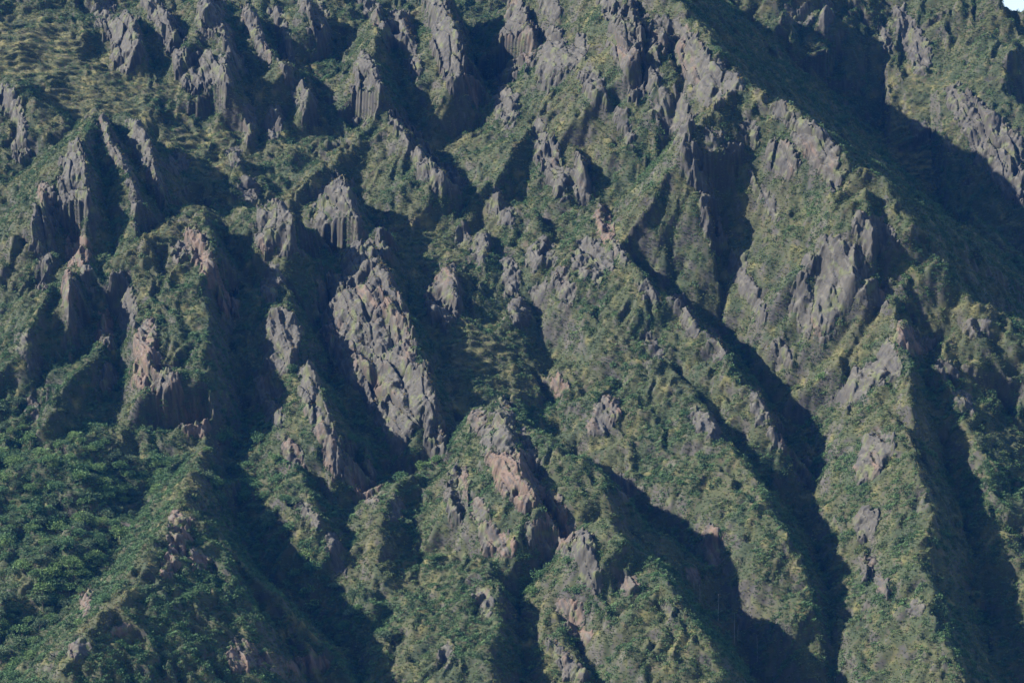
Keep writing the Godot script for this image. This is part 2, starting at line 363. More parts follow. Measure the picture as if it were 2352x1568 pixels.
# ---------------------------------------------------------------- crags
# [tile of the photograph, how far it stands out in metres, share of pink rock, label, outline x, y, ...]
const CRAGS := [
	[0,3.0,0.1,"grey pillar of split vertical slabs standing beside the terraced yellow grass",[880,110,800,160,720,200,740,260,800,300,790,420,845,475,900,460,955,410,940,330,945,240,930,160]],
	[0,2.5,0.1,"slanting grey slab cliff cut by the frame top, directly uphill of the split pillar",[980,0,1030,80,1070,170,1120,250,1160,330,1220,310,1260,230,1190,180,1130,110,1080,40,1060,0]],
	[0,1.6,0.05,"small grey rock outcrop just uphill of the grey pillar of split vertical slabs",[640,60,680,170,740,120,770,30,740,0,690,0,670,40]],
	[0,2.2,0.1,"blocky upper crag of a two-tiered cliff with scrub growing in its cracks",[1390,20,1370,140,1390,280,1440,240,1500,160,1530,80,1510,10,1450,0]],
	[0,3.2,0.1,"broad grey wedge of rock tapering downhill to a single point",[1380,380,1200,370,1210,480,1250,560,1340,630,1400,560,1450,650,1500,740,1545,670,1570,580,1560,480,1520,400,1440,360]],
	[0,2.0,0.15,"narrow slanting rock rib with a shaded grassy hollow behind it",[1510,180,1540,300,1570,380,1600,450,1660,500,1650,440,1580,360,1590,260,1550,180]],
	[0,2.2,0.1,"smooth upright grey blade of rock under a grassy shoulder",[1690,60,1670,160,1720,260,1780,350,1820,440,1835,390,1800,310,1750,200,1740,80]],
	[0,2.2,0.08,"long jagged rib of grey rock ending in a hanging tip",[1860,60,1900,180,1960,300,1910,380,1950,500,2010,610,2015,560,1985,440,1990,340,1940,200,1900,80]],
	[0,2.4,0.05,"pale grey rock fin sticking out of a deep dark gully",[2060,0,2100,120,2160,250,2230,330,2240,230,2210,100,2180,0]],
	[0,1.8,0.15,"rounded twin outcrop split by a mossy cleft below the grassy shoulder",[1680,750,1675,900,1700,970,1740,900,1760,800,1720,740]],
	[0,1.8,0.2,"tooth of pinkish grey rock beside the rounded twin outcrop",[1830,790,1830,880,1870,950,1910,860,1920,770,1880,740]],
	[0,2.2,0.08,"pair of hooded rock knobs at the lip of a dark gully",[2010,640,2060,740,2090,850,2120,800,2140,690,2120,600,2060,580]],
	[0,2.2,0.08,"weathered scrub-covered crag at the lower edge of the terraced grass",[10,600,30,720,90,800,130,870,100,1030,130,1090,180,1080,170,930,150,800,120,700,70,620]],
	[0,2.0,0.3,"thin pale fin of rock running down the pyramid crag's shaded side",[685,800,700,920,760,1030,800,1110,860,1140,830,1060,790,970,740,880,720,810]],
	[0,1.8,0.25,"lower run of the pale fin, broken by scrub",[860,1140,900,1280,920,1400,940,1540,965,1560,955,1430,930,1290,890,1170]],
	[0,2.0,0.3,"short leaning slab with a pinkish face above a hollow of scrub",[1015,1160,1020,1240,1070,1290,1110,1390,1120,1300,1080,1200,1060,1140]],
	[0,3.0,0.05,"great smooth grey face of the pyramid-shaped crag",[470,1060,430,1200,410,1350,390,1480,400,1560,520,1550,600,1440,620,1380,580,1240,570,1100,540,1000]],
	[0,2.2,0.35,"reddish buttress leaning on the flank of the pyramid crag",[290,1270,260,1420,220,1560,230,1690,290,1730,350,1700,370,1560,350,1440,330,1300]],
	[0,1.5,0.05,"dark shaded wall crowned by a grassy cap beside the pale fin",[880,830,960,850,1000,900,1020,1000,1050,1090,1010,1160,960,1100,900,980]],
	[0,1.4,0.0,"small grey rock outcrop just downhill of the rounded twin outcrop split by a mossy cleft",[1570,1050,1580,1120,1640,1110,1630,1040,1600,1020]],
	[0,1.4,0.05,"small grey rock outcrop just uphill of the short leaning slab",[1160,1120,1150,1160,1200,1190,1270,1140,1250,1080,1220,1050]],
	[0,1.4,0.1,"small grey rock outcrop just uphill of the squat cracked crag",[1640,1240,1650,1350,1700,1380,1750,1300,1700,1220]],
	[0,3.0,0.15,"dark knobbly pinnacle rising over the yellow grass saddle",[2190,1310,2160,1490,2220,1670,2310,1730,2440,1670,2460,1490,2400,1280,2310,1220]],
	[0,2.4,0.2,"squat cracked crag with a scrubby cap next to the knobbly pinnacle",[1790,1450,1760,1660,1850,1740,1940,1720,2050,1730,2060,1610,1970,1460,1900,1390]],
	[1,2.0,0.35,"reddish slab tip hanging over a dark gully at the frame top",[130,0,190,100,240,150,260,90,210,0]],
	[1,2.6,0.1,"grey buttress with yellow scrub ledges and a green crown",[300,180,290,260,350,330,390,300,430,290,470,420,510,520,525,440,490,330,480,200,460,120,380,100,330,140]],
	[1,3.0,0.12,"tall weathered tower with a straight sunlit edge and a grassy slope at its foot",[140,390,100,520,90,700,90,840,160,830,240,770,290,690,260,600,230,480,190,420]],
	[1,4.0,0.12,"tallest smooth grey wall, tapering down to a sharp point in a dark cleft",[570,0,640,170,640,330,680,430,720,520,790,640,840,640,830,500,815,180,740,200,720,100,720,0]],
	[1,2.0,0.3,"shaded brown rock foot at the bottom of the dark cleft",[850,500,880,640,920,710,960,680,930,580,900,520]],
	[1,3.5,0.4,"pointed buttress streaked with orange pink under a scrubby peak",[1190,20,1150,110,1110,220,1090,330,1100,460,1090,570,1150,540,1230,460,1290,420,1340,300,1340,220,1260,180,1240,80]],
	[1,2.8,0.2,"grooved grey buttress joining the long grassy crest",[1420,220,1380,320,1360,420,1370,560,1400,620,1440,570,1500,520,1560,490,1620,400,1690,320,1640,260,1590,310,1500,380,1500,280,1450,190]],
	[1,1.8,0.1,"small grey rock outcrop just uphill of the grooved grey buttress",[1380,0,1400,80,1440,130,1500,100,1480,0]],
	[1,1.8,0.15,"small grey rock outcrop just uphill of the huge diamond-shaped slab",[1770,0,1820,130,1870,90,1890,0]],
	[1,4.0,0.25,"huge diamond-shaped slab with diagonal cracks below the main crest",[1990,20,1880,140,1840,260,1900,420,1950,540,2010,700,2060,640,2060,400,2020,220,2050,120]],
	[1,2.5,0.12,"straight pale rib running down beside the diamond-shaped slab",[2010,40,2070,140,2130,260,2160,400,2170,560,2120,660,2090,600,2070,420,2020,220]],
	[1,2.0,0.45,"shaded reddish cliff under the main crest's grassy roof",[2170,120,2140,200,2200,320,2300,400,2380,480,2420,350,2360,200,2250,140]],
	[1,2.5,0.08,"fluted grey cliff with white streaks ending above a green gully",[2130,660,2130,760,2200,870,2270,950,2350,970,2400,850,2340,700,2260,600,2180,600]],
	[1,2.2,0.12,"cluster of upright flakes below the long grassy crest",[1650,500,1660,600,1730,700,1790,730,1810,660,1770,590,1750,510,1700,470]],
	[1,1.8,0.08,"single pale flake standing alone in dark scrub",[1880,760,1920,850,1960,970,1985,930,1950,820,1910,750]],
	[1,2.0,0.1,"mossy grey knoll with a rock front above the bright green bowl",[1060,660,1060,760,1130,850,1180,810,1210,730,1170,640,1100,600]],
	[1,2.4,0.12,"long broken rock spine with tufts, running down beside the green bowl",[340,790,380,900,440,950,480,1040,520,1120,560,1220,620,1230,640,1300,690,1290,700,1240,780,1340,820,1290,800,1200,720,1160,660,1140,580,1060,530,950,450,870,370,780]],
	[1,2.8,0.1,"crown-shaped crag of standing slabs with a rounded pale slab at its end",[1380,990,1350,1090,1400,1190,1440,1260,1490,1340,1530,1320,1520,1230,1590,1240,1620,1340,1670,1380,1720,1320,1690,1120,1620,1080,1600,1180,1500,1200,1470,1000]],
	[1,1.8,0.05,"upright slab pair with a green cap on the scrubby middle slope",[1040,1330,1040,1420,1090,1520,1150,1540,1160,1450,1100,1400,1070,1310]],
	[1,1.3,0.1,"small grey rock outcrop just downhill of the mossy grey knoll",[1330,860,1310,910,1350,980,1390,960,1390,880,1370,850]],
	[2,2.5,0.25,"shaded cliff with vertical grooves beneath the main crest",[0,330,30,520,100,600,160,720,270,700,280,560,270,440,190,440,120,330,60,260]],
	[2,1.6,0.15,"pale rocky nose just beneath the main crest's saddle",[290,520,285,640,330,640,390,570,350,500]],
	[2,3.0,0.3,"curved rock wall along the sunlit edge of the pyramid-topped spur",[0,1020,10,1180,80,1250,130,1330,230,1250,240,1180,150,1170,110,1090,60,1020]],
	[2,1.6,0.1,"small grey rock outcrop just uphill of the curved rock wall",[180,880,170,960,200,1030,250,990,240,900]],
	[2,1.8,0.25,"small pinkish rock outcrop just downhill of the upright pale flake",[260,1050,270,1120,310,1160,370,1120,380,1000,310,1010]],
	[2,1.8,0.2,"upright pale flake in the middle of the pyramid-topped spur's face",[420,860,430,970,480,1000,500,900,450,840]],
	[2,2.2,0.3,"ragged rock step with reddish base on the pyramid-topped spur's shaded face",[600,1000,600,1100,640,1180,700,1230,770,1160,770,1030,700,1000,640,980]],
	[2,1.6,0.15,"small grey rock outcrop level with the upright pale flake",[610,730,660,790,730,840,740,760,700,720]],
	[2,2.6,0.35,"long cliff band hanging under the main crest with reddish patches",[740,830,780,980,830,1040,900,1120,970,1200,1010,1240,1060,1290,1110,1210,1040,1170,1060,1080,1000,980,900,870,800,830]],
	[2,3.0,0.12,"long steep grey wall below the outermost grassy crest",[1820,620,1850,720,1900,820,1950,930,2000,1010,2030,1100,2120,1210,2200,1290,2310,1390,2400,1420,2420,1130,2334,1020,2240,900,2120,800,2000,700,1900,620]],
	[2,2.0,0.15,"dim grooved rock rib below the skyline",[1440,60,1480,180,1540,320,1590,450,1640,500,1690,380,1620,250,1540,150,1480,50]],
	[2,1.5,0.05,"thin pale blade of rock next to the dim grooved rib",[1350,190,1370,290,1400,350,1400,270,1370,180]],
	[2,1.4,0.05,"small grey rock outcrop level with the slim vertical slab",[790,80,790,150,860,150,870,60,830,40]],
	[2,1.4,0.05,"slim vertical slab with a sunlit edge near the frame top",[950,40,965,120,980,200,1003,190,1003,100,985,30]],
	[2,1.3,0.05,"small grey rock step level with the slim vertical slab",[720,60,700,130,720,160,770,90]],
	[2,1.2,0.0,"dark overhanging ledge in the shaded valley",[1570,840,1600,910,1680,960,1850,1030,1790,960,1680,900,1610,830]],
	[2,2.8,0.25,"narrow rock tail of the pyramid-topped spur, sunlit along its edge",[130,1340,150,1568,200,1640,240,1720,290,1690,270,1590,240,1480,190,1350]],
	[2,1.6,0.15,"small grey rock outcrop just downhill of the ragged rock step",[460,1180,490,1330,580,1400,640,1510,620,1400,560,1300,500,1250]],
	[3,2.0,0.9,"pale buff rock face, the brightest patch under the pyramid crag",[470,90,480,240,540,240,600,210,590,100,520,50]],
	[3,2.0,0.2,"small leaning stump of rock topped with yellow growth",[280,220,270,420,310,400,330,300,340,210,310,180]],
	[3,2.4,0.45,"slim reddish pillar with a green cap next to a narrow cleft",[450,350,450,560,480,710,530,700,520,570,520,430,490,330]],
	[3,1.4,0.25,"small pinkish rock outcrop just uphill of the slim reddish pillar",[560,280,600,370,630,480,640,420,610,330,590,260]],
	[3,2.6,0.3,"grey wall with a pink underside at the end of a green spur",[760,330,760,520,820,600,850,700,900,690,920,560,890,420,820,330]],
	[3,2.0,0.7,"pale pink slab among green scrub",[700,610,690,740,740,800,770,830,760,700,730,590]],
	[3,2.8,0.65,"sprawling pink and grey cliff along the foot of a scrubby spur",[980,670,950,780,950,900,930,1080,980,1100,1090,1110,1090,1200,1110,1290,1180,1340,1260,1370,1330,1410,1370,1440,1400,1290,1370,1200,1290,1230,1240,1120,1180,1030,1100,960,1040,850,1070,730,1020,660]],
	[3,1.6,0.5,"small pinkish rock outcrop just downhill of the pale pink slab",[700,1000,690,1110,750,1120,790,1040,740,970]],
	[3,1.6,0.25,"small pinkish rock outcrop just uphill of the little stump of rock",[150,740,130,840,200,900,240,990,250,930,200,800]],
	[3,1.6,0.3,"little stump of rock with a yellow top on the wooded slope",[210,1200,200,1290,240,1320,270,1260,240,1190]],
	[3,2.8,0.5,"cracked crag with a reddish tip above a dark ravine",[1290,40,1300,200,1370,220,1390,300,1450,400,1500,470,1540,570,1610,590,1600,450,1540,330,1480,280,1430,180,1370,60]],
	[3,1.5,0.2,"small grey rock outcrop level with the cracked crag",[1210,120,1190,240,1250,180,1250,100]],
	[3,1.8,0.15,"grey head of a scrubby spur beside the dark ravine",[1880,270,1810,380,1830,540,1880,460,1920,380,1900,290]],
	[3,2.4,0.1,"lichen-grey hump with yellow tufts on a scrubby spur",[1870,600,1840,740,1820,900,1870,1010,1940,990,2030,850,2050,720,1990,620,1920,580]],
	[3,1.8,0.3,"brown rock foot at the bottom of a scrubby spur",[1770,1000,1780,1200,1860,1330,1900,1350,1920,1280,1880,1150,1830,1040]],
	[3,3.0,0.45,"leaning fin with a pink sunlit edge and a tree on its top",[2080,950,2070,1090,2090,1200,2140,1350,2190,1450,2220,1550,2280,1700,2350,1730,2330,1560,2250,1380,2220,1250,2170,1130,2140,1000,2110,930]],
	[4,2.5,0.1,"dark domed head of the biggest crag",[80,70,20,200,30,330,70,430,130,360,170,330,260,280,270,220,210,120,130,70]],
	[4,4.0,0.3,"biggest crag, a ribbed pink and grey cliff streaked with yellow growth",[220,290,190,420,100,480,-30,360,-145,390,-165,600,-115,740,0,950,60,1050,170,1150,230,1260,300,1400,360,1560,440,1520,520,1300,580,1260,600,1568,700,1568,680,1400,640,1280,620,1140,560,960,500,960,430,640,400,500,350,420,300,310]],
	[4,2.2,0.25,"slim rock spike at the edge of the yellow grass saddle",[240,40,250,130,270,240,290,190,330,130,330,50,280,0]],
	[4,3.0,0.35,"lone pointed pinnacle with a rust-coloured foot in the grassy hollow",[710,280,660,380,600,460,590,560,660,650,720,700,800,580,800,460,790,380,760,300]],
	[4,1.6,0.05,"small grey rock outcrop just downhill of the upright slab pair",[920,130,920,180,960,250,1000,170,990,60,950,60]],
	[4,1.6,0.05,"broad low grey hump with a scrubby top in the middle slope",[1290,180,1280,230,1320,290,1370,220,1450,240,1440,180,1400,100,1350,100]],
	[4,2.0,0.1,"set of parallel grey slabs slanting down a sunlit spur",[1640,100,1640,160,1600,230,1650,360,1680,330,1700,250,1750,390,1780,340,1750,210,1800,240,1830,300,1840,230,1770,150,1720,100]],
	[4,2.2,0.55,"upright reddish slab at the head of a long spur",[1780,-120,1740,-40,1760,0,1800,90,1840,130,1850,70,1830,0,1810,-60]],
	[4,1.5,0.3,"small pinkish rock outcrop level with the set of parallel grey slabs",[1850,110,1890,200,1920,235,1945,240,1920,170,1895,120]],
	[4,2.0,0.35,"pink-based slab leaning under the set of parallel slabs",[1480,290,1460,370,1500,480,1560,540,1590,480,1560,390,1540,300]],
	[4,1.8,0.15,"forked rock foot hanging over the shaded meadow",[1170,530,1160,620,1210,650,1230,590,1270,650,1280,610,1220,500]],
	[4,1.5,0.1,"small grey rock outcrop just uphill of the thin rock comb",[2060,400,2100,480,2140,520,2140,430,2090,380]],
	[4,1.8,0.35,"small pinkish rock outcrop just uphill of the thin rock comb",[2260,480,2300,560,2345,640,2345,540,2290,480]],
	[4,1.6,0.1,"thin rock comb along a sunlit spur crest",[2060,700,2090,800,2160,870,2210,940,2150,840,2100,740]],
	[4,2.2,0.3,"dark knob with a light front, sitting on the scrubby middle spur",[1710,1330,1700,1380,1770,1430,1870,1340,1890,1260,1840,1190,1780,1190,1740,1290]],
	[4,1.4,0.7,"small pinkish rock outcrop level with the dark knob",[1440,1060,1450,1140,1500,1150,1530,1080,1490,1030]],
	[4,2.6,0.45,"orange-edged summit block of the lower central crag",[1090,1190,1060,1290,1060,1440,1040,1560,1130,1568,1180,1450,1170,1330,1130,1200]],
	[4,1.6,0.2,"small grey rock outcrop level with the orange-edged summit block of the lower central crag",[980,1400,980,1530,1030,1480,1040,1380]],
	[4,1.6,0.3,"small pinkish rock outcrop level with the orange-edged summit block of the lower central crag",[1240,1380,1240,1460,1280,1510,1270,1420]],
	[4,1.6,0.4,"small knob crusted with orange growth beside the summit block",[900,1290,890,1380,920,1410,980,1310,940,1270]],
	[4,1.6,0.05,"small grey rock step just downhill of the upright slab pair",[800,0,800,140,840,110,870,40,850,0]],
	[4,1.6,0.05,"small grey rock outcrop just downhill of the broad low grey hump",[1110,240,1110,380,1150,480,1200,400,1200,310,1160,230]],
	[4,1.4,0.2,"small grey rock outcrop just uphill of the forked rock foot",[1300,420,1330,540,1380,480,1380,400]],
	[5,2.2,0.15,"fluted grey rib with a white streak above the deep green ravine",[340,170,320,270,400,390,440,480,500,600,540,690,560,620,500,460,450,340,390,290,430,190]],
	[5,2.6,0.2,"tall dimpled slab at the edge of a dark rock amphitheatre",[800,340,760,440,770,580,800,690,860,760,880,680,880,520,840,420,830,330]],
	[5,1.6,0.15,"small grey rock outcrop just uphill of the dark concave cliff wall of the rock amphitheatre",[870,200,830,270,860,310,910,280,920,210]],
	[5,1.5,0.15,"dark concave cliff wall of the rock amphitheatre",[950,130,930,300,910,480,910,680,960,750,1000,680,1090,590,1190,420,1240,280,1190,150,1100,100,1000,80]],
	[5,2.4,0.25,"sloping rock shield with rippled texture under the main crest",[1180,0,1230,110,1270,210,1320,200,1380,140,1440,130,1420,60,1380,0,1290,-80,1200,-60]],
	[5,1.6,0.2,"small grey rock outcrop level with the dark concave cliff wall of the rock amphitheatre",[1240,420,1220,480,1310,560,1380,520,1340,420,1290,380]],
	[5,1.6,0.15,"small rock rib in front of the dark amphitheatre's foot",[620,780,620,840,700,930,740,1000,750,960,700,860,650,790]],
	[5,2.2,0.08,"smooth dark slabs stepped by a scrubby ledge",[1180,1000,1120,1100,1000,1200,1130,1220,1230,1180,1280,1080,1400,1040,1490,970,1440,880,1390,790,1360,870,1380,950,1280,960]],
	[5,1.6,0.6,"shaded reddish hollow under a grassy brow",[1480,660,1470,760,1530,850,1640,870,1720,790,1600,770,1530,680]],
	[5,1.4,0.1,"small dark shaded rock outcrop level with the shaded reddish hollow",[1960,650,1980,750,2080,720,2090,670,2010,650]],
	[5,1.5,0.2,"small pinkish rock outcrop just downhill of the shaded reddish hollow",[1760,950,1800,1020,1850,1040,1860,960,1800,920]],
	[5,1.5,0.1,"small grey rock outcrop just downhill of the shaded reddish hollow",[1870,1150,1910,1240,1970,1270,1960,1200,1910,1140]],
	[5,1.8,0.2,"blunt rock stump with a bare stalk on its top",[170,720,180,850,240,890,300,870,250,800,240,720]],
	[5,1.7,0.2,"small grey rock outcrop just uphill of the blunt rock stump",[0,560,10,650,60,740,100,730,90,660,40,580]],
	[5,1.7,0.1,"grey steps of rock down a rounded spur",[50,1280,110,1360,180,1420,240,1430,230,1340,140,1280]],
	[5,1.6,0.2,"small grey rock outcrop level with the grey steps of rock down a rounded spur",[480,1120,490,1230,530,1350,550,1260,510,1130]],
	[5,1.6,0.25,"small grey rock step level with the grey steps of rock down a rounded spur",[590,1280,600,1400,650,1500,690,1520,660,1380,620,1300]],
	[5,2.4,0.2,"streaked grey wall with rusty pale stripes on the outer spur",[1290,1420,1240,1500,1210,1590,1180,1680,1230,1760,1300,1690,1350,1630,1400,1568,1440,1480,1380,1420]],
	[5,1.4,0.1,"small grey rock outcrop just downhill of the tall dimpled slab",[940,740,950,820,1000,760,1010,720]],
	[6,2.2,0.7,"brick-pink slab group under the triangular spur's tip",[1190,420,1160,560,1170,680,1110,770,1110,830,1150,830,1200,770,1280,600,1290,480,1240,430]],
	[6,1.2,0.7,"small pinkish rock outcrop level with the brick-pink slab group",[1320,680,1320,730,1370,790,1410,740,1370,680]],
	[6,1.5,0.7,"small pinkish rock outcrop just uphill of the dark banded ledge on the triangular spur's edge",[570,960,560,1060,550,1110,590,1090,620,1000,590,950]],
	[6,1.6,0.5,"dark banded ledge on the triangular spur's edge",[510,1300,480,1390,540,1370,610,1360,590,1310,550,1290]],
	[6,1.2,0.7,"small pinkish rock outcrop level with the dark banded ledge on the triangular spur's edge",[790,1200,780,1250,830,1250,900,1210,870,1160]],
	[6,2.0,0.7,"reddish rock bluff low on the triangular spur",[1600,1300,1570,1400,1590,1460,1700,1480,1790,1440,1740,1360,1700,1300]],
	[6,1.4,0.65,"small pinkish rock outcrop level with the reddish rock bluff low on the triangular spur",[1790,1350,1830,1430,1930,1500,1940,1420,1850,1380]],
	[6,1.4,0.65,"small pinkish rock step level with the reddish rock bluff low on the triangular spur",[2000,1430,1990,1480,2100,1500,2240,1460,2200,1400,2140,1380]],
	[6,1.6,0.35,"small pinkish rock outcrop just downhill of the twin rock fangs",[2250,560,2250,680,2300,780,2340,820,2340,700,2290,580]],
	[6,1.8,0.3,"grey tongue of rock below the leaning fin",[1950,0,1980,60,2060,80,2040,0,1990,-80,1960,-60]],
	[6,1.4,0.35,"small pinkish rock outcrop just downhill of the grey tongue of rock",[2040,360,2070,420,2130,460,2160,520,2150,440,2070,340]],
	[7,2.0,0.5,"twin rock fangs hanging into a dark ravine",[10,30,30,160,110,230,150,320,220,350,240,260,220,150,170,60,130,130,80,60]],
	[7,3.0,0.75,"overhanging pink and grey front of the lower central crag",[1010,20,1030,110,1080,220,1130,280,1170,250,1200,380,1250,390,1300,350,1340,300,1390,330,1370,200,1320,100,1290,0,1060,0]],
	[7,2.2,0.1,"smooth grey plate leaning on a scrubby rib",[780,100,740,240,740,430,790,470,810,400,800,200,790,110]],
	[7,2.2,0.7,"pair of pink blocks at the lower end of a scrubby rib",[960,480,960,580,1000,680,1080,660,1110,700,1170,680,1190,600,1110,580,1070,540,1040,490]],
	[7,2.4,0.55,"crumpled rock mass with a pink tail next to the domed knoll",[1430,290,1400,430,1440,530,1480,660,1530,720,1580,700,1620,550,1560,520,1500,520,1530,420,1480,300]],
	[7,3.0,0.45,"bald sunlit face of the domed knoll with yellow growth on top",[1640,560,1590,640,1600,760,1650,870,1740,950,1780,900,1750,760,1700,640,1680,560]],
	[7,1.4,0.4,"small dark shaded rock outcrop level with the bald sunlit face of the domed knoll",[1910,840,1900,900,1950,960,2030,920,1990,850]],
	[7,2.0,0.75,"pink slab edge slanting out of dark green bushes",[1490,1000,1530,1110,1610,1240,1640,1140,1620,1060,1550,1030]],
	[7,1.6,0.8,"rounded pink boulder-like block below the slanting pink slab edge",[1620,1200,1610,1240,1650,1300,1690,1240,1670,1190]],
	[7,1.6,0.4,"small ribbed outcrop alone on the broad green face",[920,920,940,1020,1000,1100,1020,1010,1000,960,950,920]],
	[7,1.6,0.3,"small pinkish rock outcrop level with the smooth grey plate",[830,130,820,260,830,400,860,330,860,180]],
	[7,1.5,0.4,"small pinkish rock outcrop just downhill of the smooth grey plate",[910,340,920,460,950,470,990,400,960,330]],
	[7,1.8,0.6,"shaded pinkish undercut below the lower central crag",[1280,480,1310,620,1420,700,1460,640,1410,540,1360,500]],
	[7,2.2,0.3,"rock rib covered with bright yellow growth at the frame bottom",[1430,1280,1460,1380,1520,1460,1540,1568,1560,1640,1720,1640,1690,1560,1640,1500,1560,1420,1500,1350]],
	[7,1.4,0.35,"small pinkish rock step just downhill of the twin rock fangs",[360,320,360,420,390,450,400,360,380,310]],
	[7,1.2,0.3,"small pinkish rock outcrop just downhill of the small ribbed outcrop alone on the broad green",[700,1330,690,1420,730,1430,740,1350]],
	[7,1.4,0.45,"small dark shaded rock outcrop just downhill of the dark knob",[1870,160,1880,240,1950,330,2040,250,1990,190]],
	[8,2.0,0.1,"bluish slab with a shadowed cleft on the outer spur's sunlit side",[1190,420,1190,480,1240,600,1290,540,1340,420,1280,400,1230,410]],
	[8,1.6,0.35,"small pinkish rock outcrop just downhill of the bluish slab",[1240,730,1230,800,1260,890,1290,840,1290,740]],
	[8,1.6,0.2,"small grey rock outcrop just downhill of the bluish slab",[1300,830,1370,970,1400,980,1390,900,1340,830]],
	[8,1.4,0.5,"small dark shaded rock step level with the bald sunlit face of the domed knoll",[150,540,170,660,190,780,250,740,220,620,240,540,200,520]],
	[8,1.2,0.4,"small dark shaded rock outcrop level with the rounded pink boulder-like block",[20,810,80,870,110,890,90,830,40,790]],
	[8,1.2,0.2,"small dark shaded rock outcrop just downhill of the bluish slab",[390,1110,410,1180,440,1210,450,1130,410,1100]],
	[8,1.2,0.3,"small dark shaded rock outcrop level with the streaked grey wall",[795,60,810,170,850,210,850,60]],
	[8,1.2,0.2,"small grey rock step just downhill of the bluish slab",[1560,1010,1570,1090,1610,1090,1620,1020]],
]
var GOLD := {}
const MW := 1176
const MH := 784
var RH := PackedFloat32Array()     # top of the rock on the slope's own grid (very low where there is none)
var crag_mat: StandardMaterial3D
var noise_r1: FastNoiseLite
var noise_r2: FastNoiseLite
var noise_r3: FastNoiseLite
var noise_r4: FastNoiseLite
var noise_r5: FastNoiseLite

func outline_map() -> PackedInt32Array:
	var m := PackedInt32Array()
	m.resize(MW * MH)
	for c in CRAGS.size():
		var co: Array = CRAGS[c][4]
		var tile: int = CRAGS[c][0]
		var ox := (tile % 3) * 784.0
		var oy: float = [0.0, 520.6, 1041.3][tile / 3]
		var poly := PackedVector2Array()
		var ylo := 1e9
		var yhi := -1e9
		for n in co.size() / 2:
			var q := Vector2(co[n * 2] * 0.3359 + ox, co[n * 2 + 1] * 0.3359 + oy) * 0.5
			poly.append(q)
			ylo = minf(ylo, q.y)
			yhi = maxf(yhi, q.y)
		for y in range(maxi(0, int(ylo)), mini(MH - 1, int(yhi) + 1)):
			var xs := []
			var fy := y + 0.5
			for n in poly.size():
				var p := poly[n]
				var q := poly[(n + 1) % poly.size()]
				if (p.y <= fy) != (q.y <= fy):
					xs.append(p.x + (fy - p.y) / (q.y - p.y) * (q.x - p.x))
			xs.sort()
			for n in xs.size() / 2:
				for x in range(maxi(0, int(xs[n * 2])), mini(MW - 1, int(xs[n * 2 + 1])) + 1):
					m[y * MW + x] = c + 1
	return m

func mark_crags() -> void:
	var m := outline_map()
	CID.resize(NA * NB)
	SD.resize(NA * NB)
	SD.fill(-9.0)
	RH.resize(NA * NB)
	RH.fill(-999.0)
	var edge := mk_noise(77, 1.0 / 7.0, 3)
	for k in NA * NB:
		if VIS[k] == 0:
			continue
		var i := k % NA
		var j := k / NA
		# the outline is worn by noise, as rock and scrub interlock
		var x := int(PX[k] * 0.5 + edge.get_noise_2d(i * SP, j * SP) * 7.0)
		var y := int(PY[k] * 0.5 + edge.get_noise_2d(i * SP + 300.0, j * SP) * 7.0)
		if x < 0 or x >= MW or y >= MH:
			continue
		var hit := m[maxi(y, 0) * MW + x]
		for q in 8:
			if hit != 0:
				break
			var xx := clampi(x + [4, -4, 0, 0, 3, -3, 3, -3][q], 0, MW - 1)
			var yy := clampi(y + [0, 0, 4, -4, 3, 3, -3, -3][q], 0, MH - 1)
			hit = m[yy * MW + xx]
		CID[k] = hit

static func hash2(x: int, y: int, s: int) -> int:
	var h := (x * 374761393 + y * 668265263 + s * 2147483647) & 0xffffffff
	h = ((h ^ (h >> 13)) * 1274126177) & 0xffffffff
	return h ^ (h >> 16)

